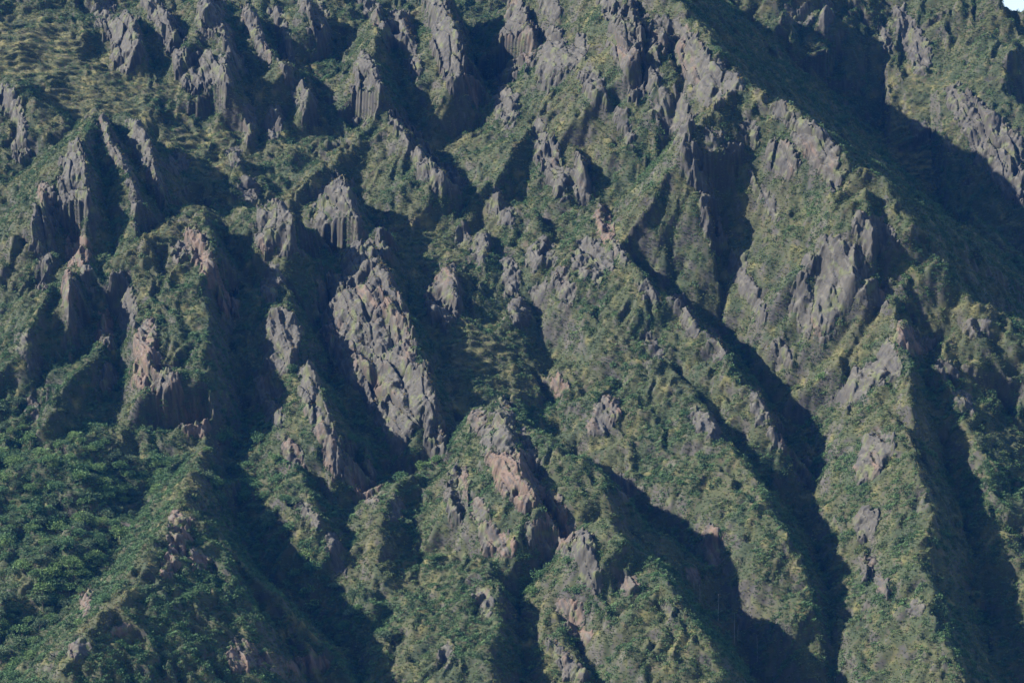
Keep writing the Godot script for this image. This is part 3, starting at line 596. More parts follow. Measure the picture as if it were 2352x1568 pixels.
func build_crag(c: int, box: Array) -> void:
	# box: i0, i1, j0, j1 of the points that belong to it
	var i0: int = maxi(box[0] - 4, 0)
	var i1: int = mini(box[1] + 4, NA - 1)
	var j0: int = maxi(box[2] - 4, 0)
	var j1: int = mini(box[3] + 4, NB - 1)
	var w := i1 - i0 + 1
	var hh := j1 - j0 + 1
	var din := PackedFloat32Array()
	var dout := PackedFloat32Array()
	din.resize(w * hh)
	dout.resize(w * hh)
	for j in hh:
		for i in w:
			var inside := CID[(j + j0) * NA + i + i0] == c + 1
			din[j * w + i] = 1e3 if inside else 0.0
			dout[j * w + i] = 0.0 if inside else 1e3
	for pass_n in 2:
		for jj in hh:
			var j: int = jj if pass_n == 0 else hh - 1 - jj
			for ii in w:
				var i: int = ii if pass_n == 0 else w - 1 - ii
				var k := j * w + i
				var s := -1 if pass_n == 0 else 1
				var v := din[k]
				var u := dout[k]
				if i + s >= 0 and i + s < w:
					v = minf(v, din[k + s] + 1.0)
					u = minf(u, dout[k + s] + 1.0)
				if j + s >= 0 and j + s < hh:
					v = minf(v, din[k + s * w] + 1.0)
					u = minf(u, dout[k + s * w] + 1.0)
					if i + s >= 0 and i + s < w:
						v = minf(v, din[k + s * w + s] + 1.41)
						u = minf(u, dout[k + s * w + s] + 1.41)
					if i - s >= 0 and i - s < w:
						v = minf(v, din[k + s * w - s] + 1.41)
						u = minf(u, dout[k + s * w - s] + 1.41)
				din[k] = v
				dout[k] = u
	var lift: float = CRAGS[c][1]
	GOLD[c + 1] = 1 if ("yellow" in CRAGS[c][3] or "orange growth" in CRAGS[c][3] or "domed knoll" in CRAGS[c][3]) else 0
	var pink: float = CRAGS[c][2]
	var lean := deg_to_rad(14.0 + (hash2(c, 3, 9) % 100) * 0.08)
	var cl := cos(lean)
	var sl := sin(lean)
	# a finer grid over the crag
	var fw := (w - 1) * 2 + 1
	var fh := (hh - 1) * 2 + 1
	var hgt := PackedFloat32Array()
	var sdf := PackedFloat32Array()
	var slab := PackedInt32Array()
	hgt.resize(fw * fh)
	sdf.resize(fw * fh)
	slab.resize(fw * fh)
	var su := 5.6 if lift > 2.1 else 3.4
	var sv := 40.0 if lift > 2.1 else 22.0
	var amp := clampf(lift / 2.6, 0.5, 1.3)
	for j in fh:
		for i in fw:
			var gi := i / 2
			var gj := j / 2
			var ri := mini(gi + (i & 1), w - 1)
			var rj := mini(gj + (j & 1), hh - 1)
			var s := 0.0
			var h := 0.0
			for q in 4:
				var ci := gi if (q & 1) == 0 else ri
				var cj := gj if q < 2 else rj
				s += din[cj * w + ci] - dout[cj * w + ci]
				h += H[(cj + j0) * NA + ci + i0]
			s *= 0.25 * SP
			h *= 0.25
			var f := j * fw + i
			sdf[f] = s
			if s < -2.4:
				hgt[f] = h - 3.0
				continue
			var a := A0 + (i0 + i * 0.5) * SP
			var b := B0 + (j0 + j * 0.5) * SP
			var u := a * cl + b * sl
			var v := -a * sl + b * cl
			# slabs: long cells along the bedding, each set at its own height and tilt
			var pu := u / su + noise_r3.get_noise_2d(u * 0.5, v * 0.25) * 0.55
			var pv := v / sv + noise_r3.get_noise_2d(u * 0.5 + 70.0, v * 0.25) * 0.25
			var xi := floori(pu)
			var yi := floori(pv)
			var f1 := 9.0
			var f2 := 9.0
			var id := 0
			var du := 0.0
			var dv := 0.0
			for yy in range(yi - 1, yi + 2):
				for xx in range(xi - 1, xi + 2):
					var hs := hash2(xx, yy, 5)
					var ex := pu - xx - (hs & 255) / 255.0
					var ey := pv - yy - ((hs >> 8) & 255) / 255.0
					var d := ex * ex + ey * ey
					if d < f1:
						f2 = f1
						f1 = d
						id = hs
						du = ex
						dv = ey
					elif d < f2:
						f2 = d
			var e := s + noise_r2.get_noise_2d(a, b) * 1.3
			var off: float
			if e < 0.0:
				off = e * 1.1
			else:
				off = lift * (1.0 - exp(-e / 1.1))
				var gain := clampf(e / 1.5, 0.0, 1.0)
				var r1 := ((id >> 16) & 255) / 255.0 - 0.5
				var r2 := ((id >> 20) & 255) / 255.0 - 0.5
				var r3 := ((id >> 4) & 255) / 255.0 - 0.5
				var rel := r1 * 2.2 + du * su * (r2 * 0.7 - 0.05) + dv * sv * r3 * 0.16
				rel -= 1.1 * clampf(1.0 - (sqrt(f2) - sqrt(f1)) / 0.1, 0.0, 1.0)
				rel += noise_r5.get_noise_3d(u / 1.7 + noise_r3.get_noise_2d(u, v * 0.4) * 0.6, v / 18.0, h / 18.0) * 0.3
				rel += (0.4 - absf(noise_r4.get_noise_3d(u / 1.6, v / 14.0, h / 14.0)) * 1.6) * 0.28
				rel += noise_r2.get_noise_2d(a, b) * 0.15
				off += rel * amp * gain
			hgt[f] = h + off
			slab[f] = id
			if (i & 1) == 0 and (j & 1) == 0:
				var gk := (gj + j0) * NA + gi + i0
				if off > 0.0:
					RH[gk] = maxf(RH[gk], h + off)
				if s > SD[gk]:
					SD[gk] = s
	# every connected run of one cell is a slab; scraps join the slab beside them
	var qid := PackedInt32Array()
	qid.resize(fw * fh)
	for j in fh - 1:
		for i in fw - 1:
			var f := j * fw + i
			if maxf(maxf(sdf[f], sdf[f + 1]), maxf(sdf[f + fw], sdf[f + fw + 1])) >= -1.2:
				qid[f] = slab[f] | 1
	var comp := PackedInt32Array()
	comp.resize(fw * fh)
	var runs: Array[PackedInt32Array] = [PackedInt32Array()]
	for f in fw * (fh - 1):
		if qid[f] == 0 or comp[f] != 0:
			continue
		var run := PackedInt32Array([f])
		var me_id := runs.size()
		comp[f] = me_id
		var head := 0
		while head < run.size():
			var g := run[head]
			head += 1
			for d in [1, -1, fw, -fw]:
				var n: int = g + d
				if n >= 0 and n < fw * fh and comp[n] == 0 and qid[n] == qid[f]:
					comp[n] = me_id
					run.append(n)
		runs.append(run)
	var join := PackedInt32Array()
	for r in runs.size():
		join.append(r)
	for r in range(1, runs.size()):
		if runs[r].size() < 110:
			var best := r
			for g in runs[r]:
				for d in [1, -1, fw, -fw]:
					var n: int = g + d
					if n >= 0 and n < fw * fh and comp[n] != 0 and comp[n] != r and runs[comp[n]].size() > runs[best].size():
						best = comp[n]
			join[r] = best
	var faces := {}
	for r in range(1, runs.size()):
		var to := r
		for hop in 8:
			to = join[to]
		if not faces.has(to):
			faces[to] = PackedInt32Array()
		faces[to].append_array(runs[r])
	if faces.is_empty():
		print("no faces ", c, " ", CRAGS[c][3])
		return
	var root := Node3D.new()
	var lab: String = CRAGS[c][3]
	var minor := lab.begins_with("small ")
	root.name = numbered("rock_outcrop" if minor else "rock_crag")
	add_child(root)
	var ca := A0 + (i0 + w * 0.5) * SP
	var cb := B0 + (j0 + 4) * SP
	root.position = world(ca, cb, h_at(ca, cb))
	root.set_meta("label", lab)
	root.set_meta("category", "rock")
	root.set_meta("group", "small rock outcrops on the slope" if minor else "rock crags on the mountainside")
	for id in faces:
		var vs := PackedVector3Array()
		var ns := PackedVector3Array()
		var cs := PackedColorArray()
		var ix := PackedInt32Array()
		var map := {}
		for f: int in faces[id]:
			var q := [f, f + 1, f + fw, f + fw + 1]
			var n4 := []
			for g: int in q:
				if not map.has(g):
					map[g] = vs.size()
					var gi := g % fw
					var gj := g / fw
					var a := A0 + (i0 + gi * 0.5) * SP
					var b := B0 + (j0 + gj * 0.5) * SP
					vs.append(world(a, b, hgt[g]) - root.position)
					var ga := (hgt[g + (1 if gi < fw - 1 else 0)] - hgt[g - (1 if gi > 0 else 0)]) / SP
					var gb := (hgt[g + (fw if gj < fh - 1 else 0)] - hgt[g - (fw if gj > 0 else 0)]) / SP
					ns.append((N - Vector3.RIGHT * ga - S * gb).normalized())
					cs.append(rock_color(a, b, hgt[g], cl, sl, pink, slab[g]))
				n4.append(map[g])
			ix.append_array(PackedInt32Array([n4[0], n4[2], n4[1], n4[1], n4[2], n4[3]]))
		var ar := []
		ar.resize(Mesh.ARRAY_MAX)
		ar[Mesh.ARRAY_VERTEX] = vs
		ar[Mesh.ARRAY_NORMAL] = ns
		ar[Mesh.ARRAY_COLOR] = cs
		ar[Mesh.ARRAY_INDEX] = ix
		var me := ArrayMesh.new()
		me.add_surface_from_arrays(Mesh.PRIMITIVE_TRIANGLES, ar)
		me.surface_set_material(0, crag_mat)
		var mi := MeshInstance3D.new()
		mi.name = "slab"
		mi.mesh = me
		root.add_child(mi, true)

func rock_color(a: float, b: float, h: float, cl: float, sl: float, pink: float, id: int) -> Color:
	var u := a * cl + b * sl
	var v := -a * sl + b * cl
	var grey := Vector3(0.052, 0.048, 0.043)
	var rose := Vector3(0.116, 0.074, 0.056)
	var dark := Vector3(0.034, 0.033, 0.035)
	var pale := Vector3(0.098, 0.091, 0.078)
	var p := noise_b.get_noise_3d(u * 0.55, v * 0.22, h * 0.3) * 0.9 + noise_r1.get_noise_3d(u / 3.0, v / 12.0, h / 10.0) * 0.5 + pink * 1.5 - 0.62 + (((id >> 12) & 255) / 255.0 - 0.5) * 0.45
	var col := grey.lerp(rose, clampf(p * 2.0, 0.0, 1.0) * 0.8)
	var st := noise_r4.get_noise_3d(u / 1.3 + 40.0, v / 12.0, h / 12.0)
	col = col.lerp(dark, clampf(st * 2.4 - 0.15, 0.0, 0.8))
	var pl := noise_r4.get_noise_3d(u / 1.7 - 90.0, v / 9.0, h / 7.0)
	col = col.lerp(pale, clampf(pl * 2.2 - 0.5, 0.0, 0.7))
	var moss := noise_b.get_noise_3d(a * 1.6 + 200.0, b * 1.6, h * 1.6)
	col = col.lerp(Vector3(0.075, 0.085, 0.036), clampf(moss * 3.0 - 0.45, 0.0, 0.85))
	col *= 1.0 + noise_r2.get_noise_3d(a * 3.0 + 50.0, b * 3.0, h * 3.0) * 0.35
	return Color(col.x, col.y, col.z)

func build_crags() -> void:
	var boxes := {}
	for k in NA * NB:
		var c := CID[k]
		if c > 0:
			var i := k % NA
			var j := k / NA
			if not boxes.has(c):
				boxes[c] = [i, i, j, j]
			else:
				var q: Array = boxes[c]
				if i < q[0]: q[0] = i
				if i > q[1]: q[1] = i
				if j < q[2]: q[2] = j
				if j > q[3]: q[3] = j
	for c in CRAGS.size():
		if boxes.has(c + 1):
			build_crag(c, boxes[c + 1])
		else:
			print("unseen crag ", c, " ", CRAGS[c][3])

var taken := {}
func numbered(n: String) -> String:
	taken[n] = taken.get(n, -1) + 1
	return n if taken[n] == 0 else "%s_%03d" % [n, taken[n]]

# ---------------------------------------------------------------- slope mesh
func ground_color(k: int, a: float, b: float) -> Color:
	var h := H[k]
	var n1 := noise_a.get_noise_3d(a, b, h)
	var n2 := noise_b.get_noise_3d(a, b, h)
	var n3 := noise_c.get_noise_3d(a, b, h)
	var col := Vector3(0.042, 0.046, 0.02)
	col = col.lerp(Vector3(0.026, 0.038, 0.016), clampf(0.5 + n1 * 1.8, 0.0, 1.0))
	col = col.lerp(Vector3(0.125, 0.112, 0.042), clampf(n2 * 1.8 + TER[k] * (0.9 if TPH[k] < 0.6 else -0.2) - 0.3, 0.0, 0.85))
	col = col.lerp(Vector3(0.075, 0.055, 0.04), clampf(n3 * 2.0 - 0.4, 0.0, 0.6))
	return Color(col.x, col.y, col.z)

func build_slope() -> void:
	var vs := PackedVector3Array()
	var ns := PackedVector3Array()
	var cs := PackedColorArray()
	vs.resize(NA * NB)
	ns.resize(NA * NB)
	cs.resize(NA * NB)
	for j in NB:
		var b := B0 + j * SP
		for i in NA:
			var k := j * NA + i
			var a := A0 + i * SP
			vs[k] = world(a, b, H[k])
			var kl := k - (1 if i > 0 else 0)
			var kr := k + (1 if i < NA - 1 else 0)
			var kd := k - (NA if j > 0 else 0)
			var ku := k + (NA if j < NB - 1 else 0)
			var ga := (H[kr] - H[kl]) / (SP * 2.0)
			var gb := (H[ku] - H[kd]) / (SP * 2.0)
			ns[k] = (N - Vector3.RIGHT * ga - S * gb).normalized()
			var steep := ga * ga + gb * gb
			var gc := ground_color(k, a, b)
			if steep > 2.3:
				# too steep for soil: bare rock shows
				gc = gc.lerp(rock_color(a, b, H[k], 0.97, 0.24, 0.2, 77), clampf((steep - 2.9) * 0.4 + noise_c.get_noise_3d(a * 0.6, b * 0.4, H[k] * 0.4) * 1.0, 0.0, 1.0))
			cs[k] = gc
	var ix := PackedInt32Array()
	ix.resize((NA - 1) * (NB - 1) * 6)
	var n := 0
	for j in NB - 1:
		for i in NA - 1:
			var k := j * NA + i
			ix[n] = k
			ix[n + 1] = k + NA
			ix[n + 2] = k + 1
			ix[n + 3] = k + 1
			ix[n + 4] = k + NA
			ix[n + 5] = k + NA + 1
			n += 6
	var ar := []
	ar.resize(Mesh.ARRAY_MAX)
	ar[Mesh.ARRAY_VERTEX] = vs
	ar[Mesh.ARRAY_NORMAL] = ns
	ar[Mesh.ARRAY_COLOR] = cs
	ar[Mesh.ARRAY_INDEX] = ix
	var me := ArrayMesh.new()
	me.add_surface_from_arrays(Mesh.PRIMITIVE_TRIANGLES, ar)
	var m := StandardMaterial3D.new()
	m.vertex_color_use_as_albedo = true
	m.roughness = 0.95
	me.surface_set_material(0, m)
	var mi := MeshInstance3D.new()
	mi.name = "mountain_slope"
	mi.mesh = me
	mi.set_meta("kind", "structure")
	mi.set_meta("label", "steep ribbed mountainside of scrub, grass and gullies")
	mi.set_meta("category", "mountain")
	add_child(mi)

# ---------------------------------------------------------------- plants
func leaf_mat(rough := 0.8, back := 0.25) -> StandardMaterial3D:
	var m := StandardMaterial3D.new()
	m.vertex_color_use_as_albedo = true
	m.roughness = rough
	m.cull_mode = BaseMaterial3D.CULL_DISABLED
	m.backlight_enabled = back > 0.0
	m.backlight = Color(back, back, back)
	return m

func commit(vs: PackedVector3Array, cs: PackedColorArray, m: Material) -> ArrayMesh:
	var ns := PackedVector3Array()
	ns.resize(vs.size())
	for t in vs.size() / 3:
		var n := (vs[t * 3 + 2] - vs[t * 3]).cross(vs[t * 3 + 1] - vs[t * 3]).normalized()
		for q in 3:
			ns[t * 3 + q] = n
	var ar := []
	ar.resize(Mesh.ARRAY_MAX)
	ar[Mesh.ARRAY_VERTEX] = vs
	ar[Mesh.ARRAY_NORMAL] = ns
	ar[Mesh.ARRAY_COLOR] = cs
	var me := ArrayMesh.new()
	me.add_surface_from_arrays(Mesh.PRIMITIVE_TRIANGLES, ar)
	me.surface_set_material(0, m)
	return me

func rand_dir(up := -1.0) -> Vector3:
	while true:
		var v := Vector3(rng.randf_range(-1, 1), rng.randf_range(up, 1), rng.randf_range(-1, 1))
		if v.length_squared() < 1.0 and v.length_squared() > 0.01:
			return v.normalized()
	return Vector3.UP

func leaf(vs: PackedVector3Array, cs: PackedColorArray, p: Vector3, out_dir: Vector3, l: float, wd: float, col: Color) -> void:
	var side := out_dir.cross(rand_dir()).normalized() * wd * 0.5
	var tip := p + out_dir * l
	var mid := p + out_dir * l * 0.45
	vs.append_array(PackedVector3Array([p, mid + side, tip, p, tip, mid - side]))
	for q in 6:
		cs.append(col)

func shrub_mesh(sd: int, leaves: int, flat: float, ll: float, m: Material) -> ArrayMesh:
	rng.seed = sd
	var vs := PackedVector3Array()
	var cs := PackedColorArray()
	var lobes := []
	for q in 4:
		lobes.append([Vector3(rng.randf_range(-0.28, 0.28), rng.randf_range(0.15, 0.4) * flat, rng.randf_range(-0.28, 0.28)), rng.randf_range(0.2, 0.32)])
	for q in leaves:
		var lb: Array = lobes[q % 4]
		var d := rand_dir(-0.35)
		var p: Vector3 = lb[0] + d * lb[1] * rng.randf_range(0.55, 1.0)
		p.y = maxf(p.y * flat, -0.05)
		var t := rng.randf_range(0.75, 1.25)
		leaf(vs, cs, p, (d + rand_dir() * 0.7).normalized(), ll * rng.randf_range(0.7, 1.3), ll * 0.62, Color(t, t, t))
	return commit(vs, cs, m)

func grass_mesh(sd: int, m: Material) -> ArrayMesh:
	rng.seed = sd
	var vs := PackedVector3Array()
	var cs := PackedColorArray()
	for q in 22:
		var d := rand_dir(0.0)
		d.y = absf(d.y) * 0.9 + 0.5
		var p := Vector3(rng.randf_range(-0.35, 0.35), -0.06, rng.randf_range(-0.35, 0.35))
		var t := rng.randf_range(0.75, 1.25)
		leaf(vs, cs, p, d.normalized(), rng.randf_range(0.35, 0.75), 0.12, Color(t, t, t))
	return commit(vs, cs, m)

func rosette_mesh(sd: int, m: Material) -> ArrayMesh:
	rng.seed = sd
	var vs := PackedVector3Array()
	var cs := PackedColorArray()
	for q in 16:
		var an := q * 2.399
		var d := Vector3(cos(an), 0.35 + 0.06 * q, sin(an)).normalized()
		leaf(vs, cs, Vector3.ZERO, d, rng.randf_range(0.4, 0.6), 0.16, Color(1, 1, 1) * rng.randf_range(0.8, 1.1))
	return commit(vs, cs, m)

func scatter(called: String, label: String, cat: String, me: Mesh, buf: PackedFloat32Array) -> void:
	var mm := MultiMesh.new()
	mm.transform_format = MultiMesh.TRANSFORM_3D
	mm.use_colors = true
	mm.mesh = me
	mm.instance_count = buf.size() / 16
	mm.buffer = buf
	var mi := MultiMeshInstance3D.new()
	mi.name = called
	mi.multimesh = mm
	mi.set_meta("kind", "stuff")
	mi.set_meta("label", label)
	mi.set_meta("category", cat)
	add_child(mi)
	print(called, " ", mm.instance_count)

func put(buf: PackedFloat32Array, p: Vector3, s: float, sy: float, col: Vector3) -> void:
	var an := rng.randf() * TAU
	var c := cos(an) * s
	var n := sin(an) * s
	buf.append_array(PackedFloat32Array([c, 0.0, n, p.x, 0.0, sy, 0.0, p.y, -n, 0.0, c, p.z, col.x, col.y, col.z, 1.0]))

var BUF: Array[PackedFloat32Array] = [PackedFloat32Array(), PackedFloat32Array(), PackedFloat32Array(), PackedFloat32Array(), PackedFloat32Array()]

func cover() -> void:
	var m := leaf_mat()
	var shrub := shrub_mesh(21, 46, 0.9, 0.2, m)
	var bush := shrub_mesh(22, 64, 1.0, 0.16, m)
	var grass := grass_mesh(23, m)
	var rosette := rosette_mesh(24, leaf_mat(0.5, 0.0))
	rng.seed = 4242
	var patch := mk_noise(31, 1.0 / 30.0, 3)
	var tint := mk_noise(32, 1.0 / 12.0, 3)
	for j in range(0, NB - 1):
		for i in range(0, NA - 1):
			var k := j * NA + i
			var px := PX[k]
			var py := PY[k]
			if px < -90.0 or px > DW + 90.0 or py < -60.0 or py > DH + 60.0:
				continue
			var gx := (H[k + 1] - H[k]) / SP
			var gy := (H[k + NA] - H[k]) / SP
			var times := sqrt(1.0 + gx * gx + gy * gy)
			if times > 1.85:
				times *= 0.7
			for turn in int(times + rng.randf()):
				plant(k, i, j, px, py, patch, tint)
	scatter("grass", "tussocks of olive and straw-coloured grass over the whole slope", "grass", grass, BUF[0])
	scatter("scrub", "low olive-green scrub spread over the whole slope", "scrub", shrub, BUF[1])
	scatter("undergrowth", "dark leafy bushes thickening in the gullies and on the wooded slope", "undergrowth", bush, BUF[2])
	scatter("rosette_plants", "pale spiky rosette plants dotting the crags and crests", "plants", rosette, BUF[3])
	scatter("yellow_growth", "yellow lichen-like growth on the ledges of the crags", "plants", shrub, BUF[4])

func plant(k: int, i: int, j: int, px: float, py: float, patch: FastNoiseLite, tint: FastNoiseLite) -> void:
	var a := A0 + (i + rng.randf()) * SP
	var b := B0 + (j + rng.randf()) * SP
	var r := rng.randf()
	var sd := SD[k]
	var pn := patch.get_noise_2d(a, b)
	var tn := tint.get_noise_2d(a, b)
	var left := clampf((900.0 - px) / 900.0, 0.0, 1.0) * clampf((py - 500.0) / 600.0, 0.0, 1.0)
	var tz := TER[k]
	var dry := dry_crest(px, py)
	tn += dry * 0.7
	pn -= dry * 0.5
	if sd > 0.9:
		# ledges of the crags
		var lg := noise_b.get_noise_2d(a * 1.1, b * 0.6) + noise_c.get_noise_2d(a, b) * 0.4
		if r < 0.04 + clampf(lg * 1.6, 0.0, 0.5):
			var lp := world(a, b, RH[k] - 0.12)
			var gold: bool = GOLD.get(CID[k], 0) == 1
			if gold and rng.randf() < 0.45:
				put(BUF[4], lp, rng.randf_range(0.6, 1.2), rng.randf_range(0.4, 0.8), Vector3(0.23, 0.15, 0.022) * rng.randf_range(0.7, 1.4))
			elif rng.randf() < 0.35:
				put(BUF[3], lp, rng.randf_range(0.5, 0.95), rng.randf_range(0.5, 0.95), Vector3(0.17, 0.18, 0.085) * rng.randf_range(0.7, 1.5))
			elif pn > 0.12 and rng.randf() < 0.8:
				put(BUF[4], lp, rng.randf_range(0.5, 1.0), rng.randf_range(0.4, 0.8), Vector3(0.21, 0.14, 0.025) * rng.randf_range(0.7, 1.3))
			else:
				put(BUF[1], lp, rng.randf_range(0.9, 1.9), rng.randf_range(0.6, 1.2), Vector3(0.08, 0.085, 0.034) * rng.randf_range(0.6, 1.6))
		return
	var p := world(a, b, h_at(a, b) - 0.05)
	var olive := Vector3(0.086, 0.112, 0.036)
	var green := Vector3(0.052, 0.108, 0.034)
	var deep := Vector3(0.030, 0.062, 0.024)
	var straw := Vector3(0.175, 0.155, 0.055)
	var mixg := clampf(0.4 + pn * 1.6 + left * 0.6 + clampf((py - 900.0) / 700.0, 0.0, 0.3), 0.0, 1.0)
	# bushes stand in clumps with grass between them
	var clump := noise_c.get_noise_2d(a * 0.75, b * 0.55) + pn * 0.5 + left * 0.15 - tz * 0.35
	if tz > 0.25:
		clump += -0.5 if TPH[k] < 0.62 else 0.55
	if r < 0.36:
		var c := olive.lerp(straw, clampf(tn * 1.6 + tz * 0.6 - left * 0.5 + 0.12, 0.0, 1.0)).lerp(green, mixg * 0.5)
		var s := rng.randf_range(0.7, 1.5) * (0.8 if tz > 0.5 else 1.0)
		put(BUF[0], p, s, s * rng.randf_range(0.6, 1.0), c * rng.randf_range(0.6, 1.6))
	elif r < 0.40 + clampf(clump * 1.1 + 0.10, 0.0, 0.30):
		var c := olive.lerp(green, mixg)
		var s := rng.randf_range(0.9, 2.2) + clampf(clump, 0.0, 0.6) * 1.6
		s *= clampf(0.72 + py / 4200.0, 0.72, 1.0)
		put(BUF[1], p, s, s * rng.randf_range(0.65, 1.05), c * rng.randf_range(0.45, 1.5))
	elif r > 0.955 - left * 0.02 and clump > 0.02:
		var c := green.lerp(deep, rng.randf())
		var s := rng.randf_range(1.8, 4.0) * (0.65 if tz > 0.4 else 1.0)
		put(BUF[2], p, s, s * rng.randf_range(0.7, 1.05), c * rng.randf_range(0.8, 1.4))
	elif r > 0.925 and r < 0.955 and sd > -4.0:
		var s := rng.randf_range(0.45, 0.95)
		put(BUF[3], p, s, s, Vector3(0.19, 0.20, 0.10) * rng.randf_range(0.7, 1.6))

# crests where the photograph shows pale dry grass
const DRY := [[480, 985, 445, 1060], [445, 1060, 420, 1170], [420, 1170, 310, 1320], [310, 1320, 190, 1460], [190, 1460, 130, 1568], [1568, 350, 1640, 240], [1640, 240, 1705, 195], [1705, 195, 1800, 245], [1400, 105, 1180, 340], [2270, 705, 2160, 830], [2040, 650, 1910, 850], [800, 330, 650, 470], [440, 480, 275, 590], [2085, 950, 2132, 1200], [640, 165, 530, 260]]
var dry_map := PackedFloat32Array()
func dry_crest(x: float, y: float) -> float:
	if dry_map.is_empty():
		for j in 160:
			for i in 220:
				dry_map.append(dry_at(i * 12.0 - 120.0, j * 12.0 - 120.0))
	return dry_map[clampi(int((y + 120.0) / 12.0), 0, 159) * 220 + clampi(int((x + 120.0) / 12.0), 0, 219)]

func dry_at(x: float, y: float) -> float:
	var best := 1e9
	for q in DRY:
		var ex: float = q[2] - q[0]
		var ey: float = q[3] - q[1]
		var t := clampf(((x - q[0]) * ex + (y - q[1]) * ey) / (ex * ex + ey * ey), 0.0, 1.0)
		var dx: float = x - q[0] - ex * t
		var dy: float = y - q[1] - ey * t
		best = minf(best, dx * dx + dy * dy)
	return clampf(1.3 - sqrt(best) / 26.0, 0.0, 1.0)

# ---------------------------------------------------------------- trees
var SPOT := {}
func index_view() -> void:
	for k in NA * NB:
		if VIS[k] == 1 and PX[k] >= 0.0 and PX[k] < DW and PY[k] >= 0.0 and PY[k] < DH:
			SPOT[int(PY[k] / 4.0) * 600 + int(PX[k] / 4.0)] = k

func spot(x: float, y: float) -> Vector3:
	for r in 6:
		for dy in range(-r, r + 1):
			for dx in range(-r, r + 1):
				var q := (int(y / 4.0) + dy) * 600 + int(x / 4.0) + dx
				if SPOT.has(q):
					var k: int = SPOT[q]
					return world(A0 + (k % NA) * SP, B0 + (k / NA) * SP, maxf(H[k], RH[k]))
	return Vector3.ZERO

func tube(vs: PackedVector3Array, cs: PackedColorArray, p: Vector3, q: Vector3, r0: float, r1: float, col: Color) -> void:
	var ax := (q - p).normalized()
	var sx := ax.cross(Vector3(0.3, 0.1, 1.0)).normalized()
	var sy := ax.cross(sx)
	for n in 6:
		var a0 := TAU * n / 6.0
		var a1 := TAU * (n + 1) / 6.0
		var u := sx * cos(a0) + sy * sin(a0)
		var v := sx * cos(a1) + sy * sin(a1)
		vs.append_array(PackedVector3Array([p + u * r0, q + u * r1, q + v * r1, p + u * r0, q + v * r1, p + v * r0]))
		for z in 6:
			cs.append(col)

func make_tree(sd: int, leaves: int, wide: float, col: Vector3, lm: Material, wm: Material) -> Node3D:
	# one metre tall; placed at its full size later
	rng.seed = sd
	var root := Node3D.new()
	var tv := PackedVector3Array()
	var tc := PackedColorArray()
	var bark := Color(0.075, 0.06, 0.048)
	var fork := Vector3(rng.randf_range(-0.04, 0.04), 0.3, rng.randf_range(-0.04, 0.04))
	tube(tv, tc, Vector3(0, -0.12, 0), fork, 0.045, 0.03, bark)
	var lobes := []
	var count := rng.randi_range(7, 10)
	for n in count:
		var an := TAU * n / count + rng.randf_range(-0.4, 0.4)
		var rad := wide * rng.randf_range(0.1, 0.36)
		var at := Vector3(cos(an) * rad, rng.randf_range(0.3, 0.78), sin(an) * rad)
		lobes.append([at, rng.randf_range(0.15, 0.25) * wide])
		if n % 2 == 0:
			tube(tv, tc, fork, at, 0.022, 0.007, bark)
	lobes.append([Vector3(0, 0.72, 0), 0.24 * wide])
	var cv := PackedVector3Array()
	var cc := PackedColorArray()
	for n in leaves:
		var lb: Array = lobes[rng.randi() % lobes.size()]
		var d := rand_dir(-0.6)
		var p: Vector3 = lb[0] + d * lb[1] * rng.randf_range(0.6, 1.05) * Vector3(1, 0.85, 1)
		var t := rng.randf_range(0.65, 1.4)
		leaf(cv, cc, p, (d + rand_dir() * 0.8).normalized(), rng.randf_range(0.06, 0.12), 0.06, Color(col.x * t, col.y * t, col.z * t * rng.randf_range(0.8, 1.1)))
	var trunk := MeshInstance3D.new()
	trunk.name = "trunk"
	trunk.mesh = commit(tv, tc, wm)
	root.add_child(trunk)
	var crown := MeshInstance3D.new()
	crown.name = "crown"
	crown.mesh = commit(cv, cc, lm)
	root.add_child(crown)
	return root

func place_tree(kind: Node3D, called: String, p: Vector3, size: float, tall: float, label: String, cat: String, group: String) -> void:
	var t: Node3D = kind.duplicate()
	t.name = numbered(called)
	add_child(t)
	t.position = p
	t.rotation.y = rng.randf() * TAU
	t.scale = Vector3(size, size * tall, size)
	t.set_meta("label", label)
	t.set_meta("category", cat)
	if group != "":
		t.set_meta("group", group)

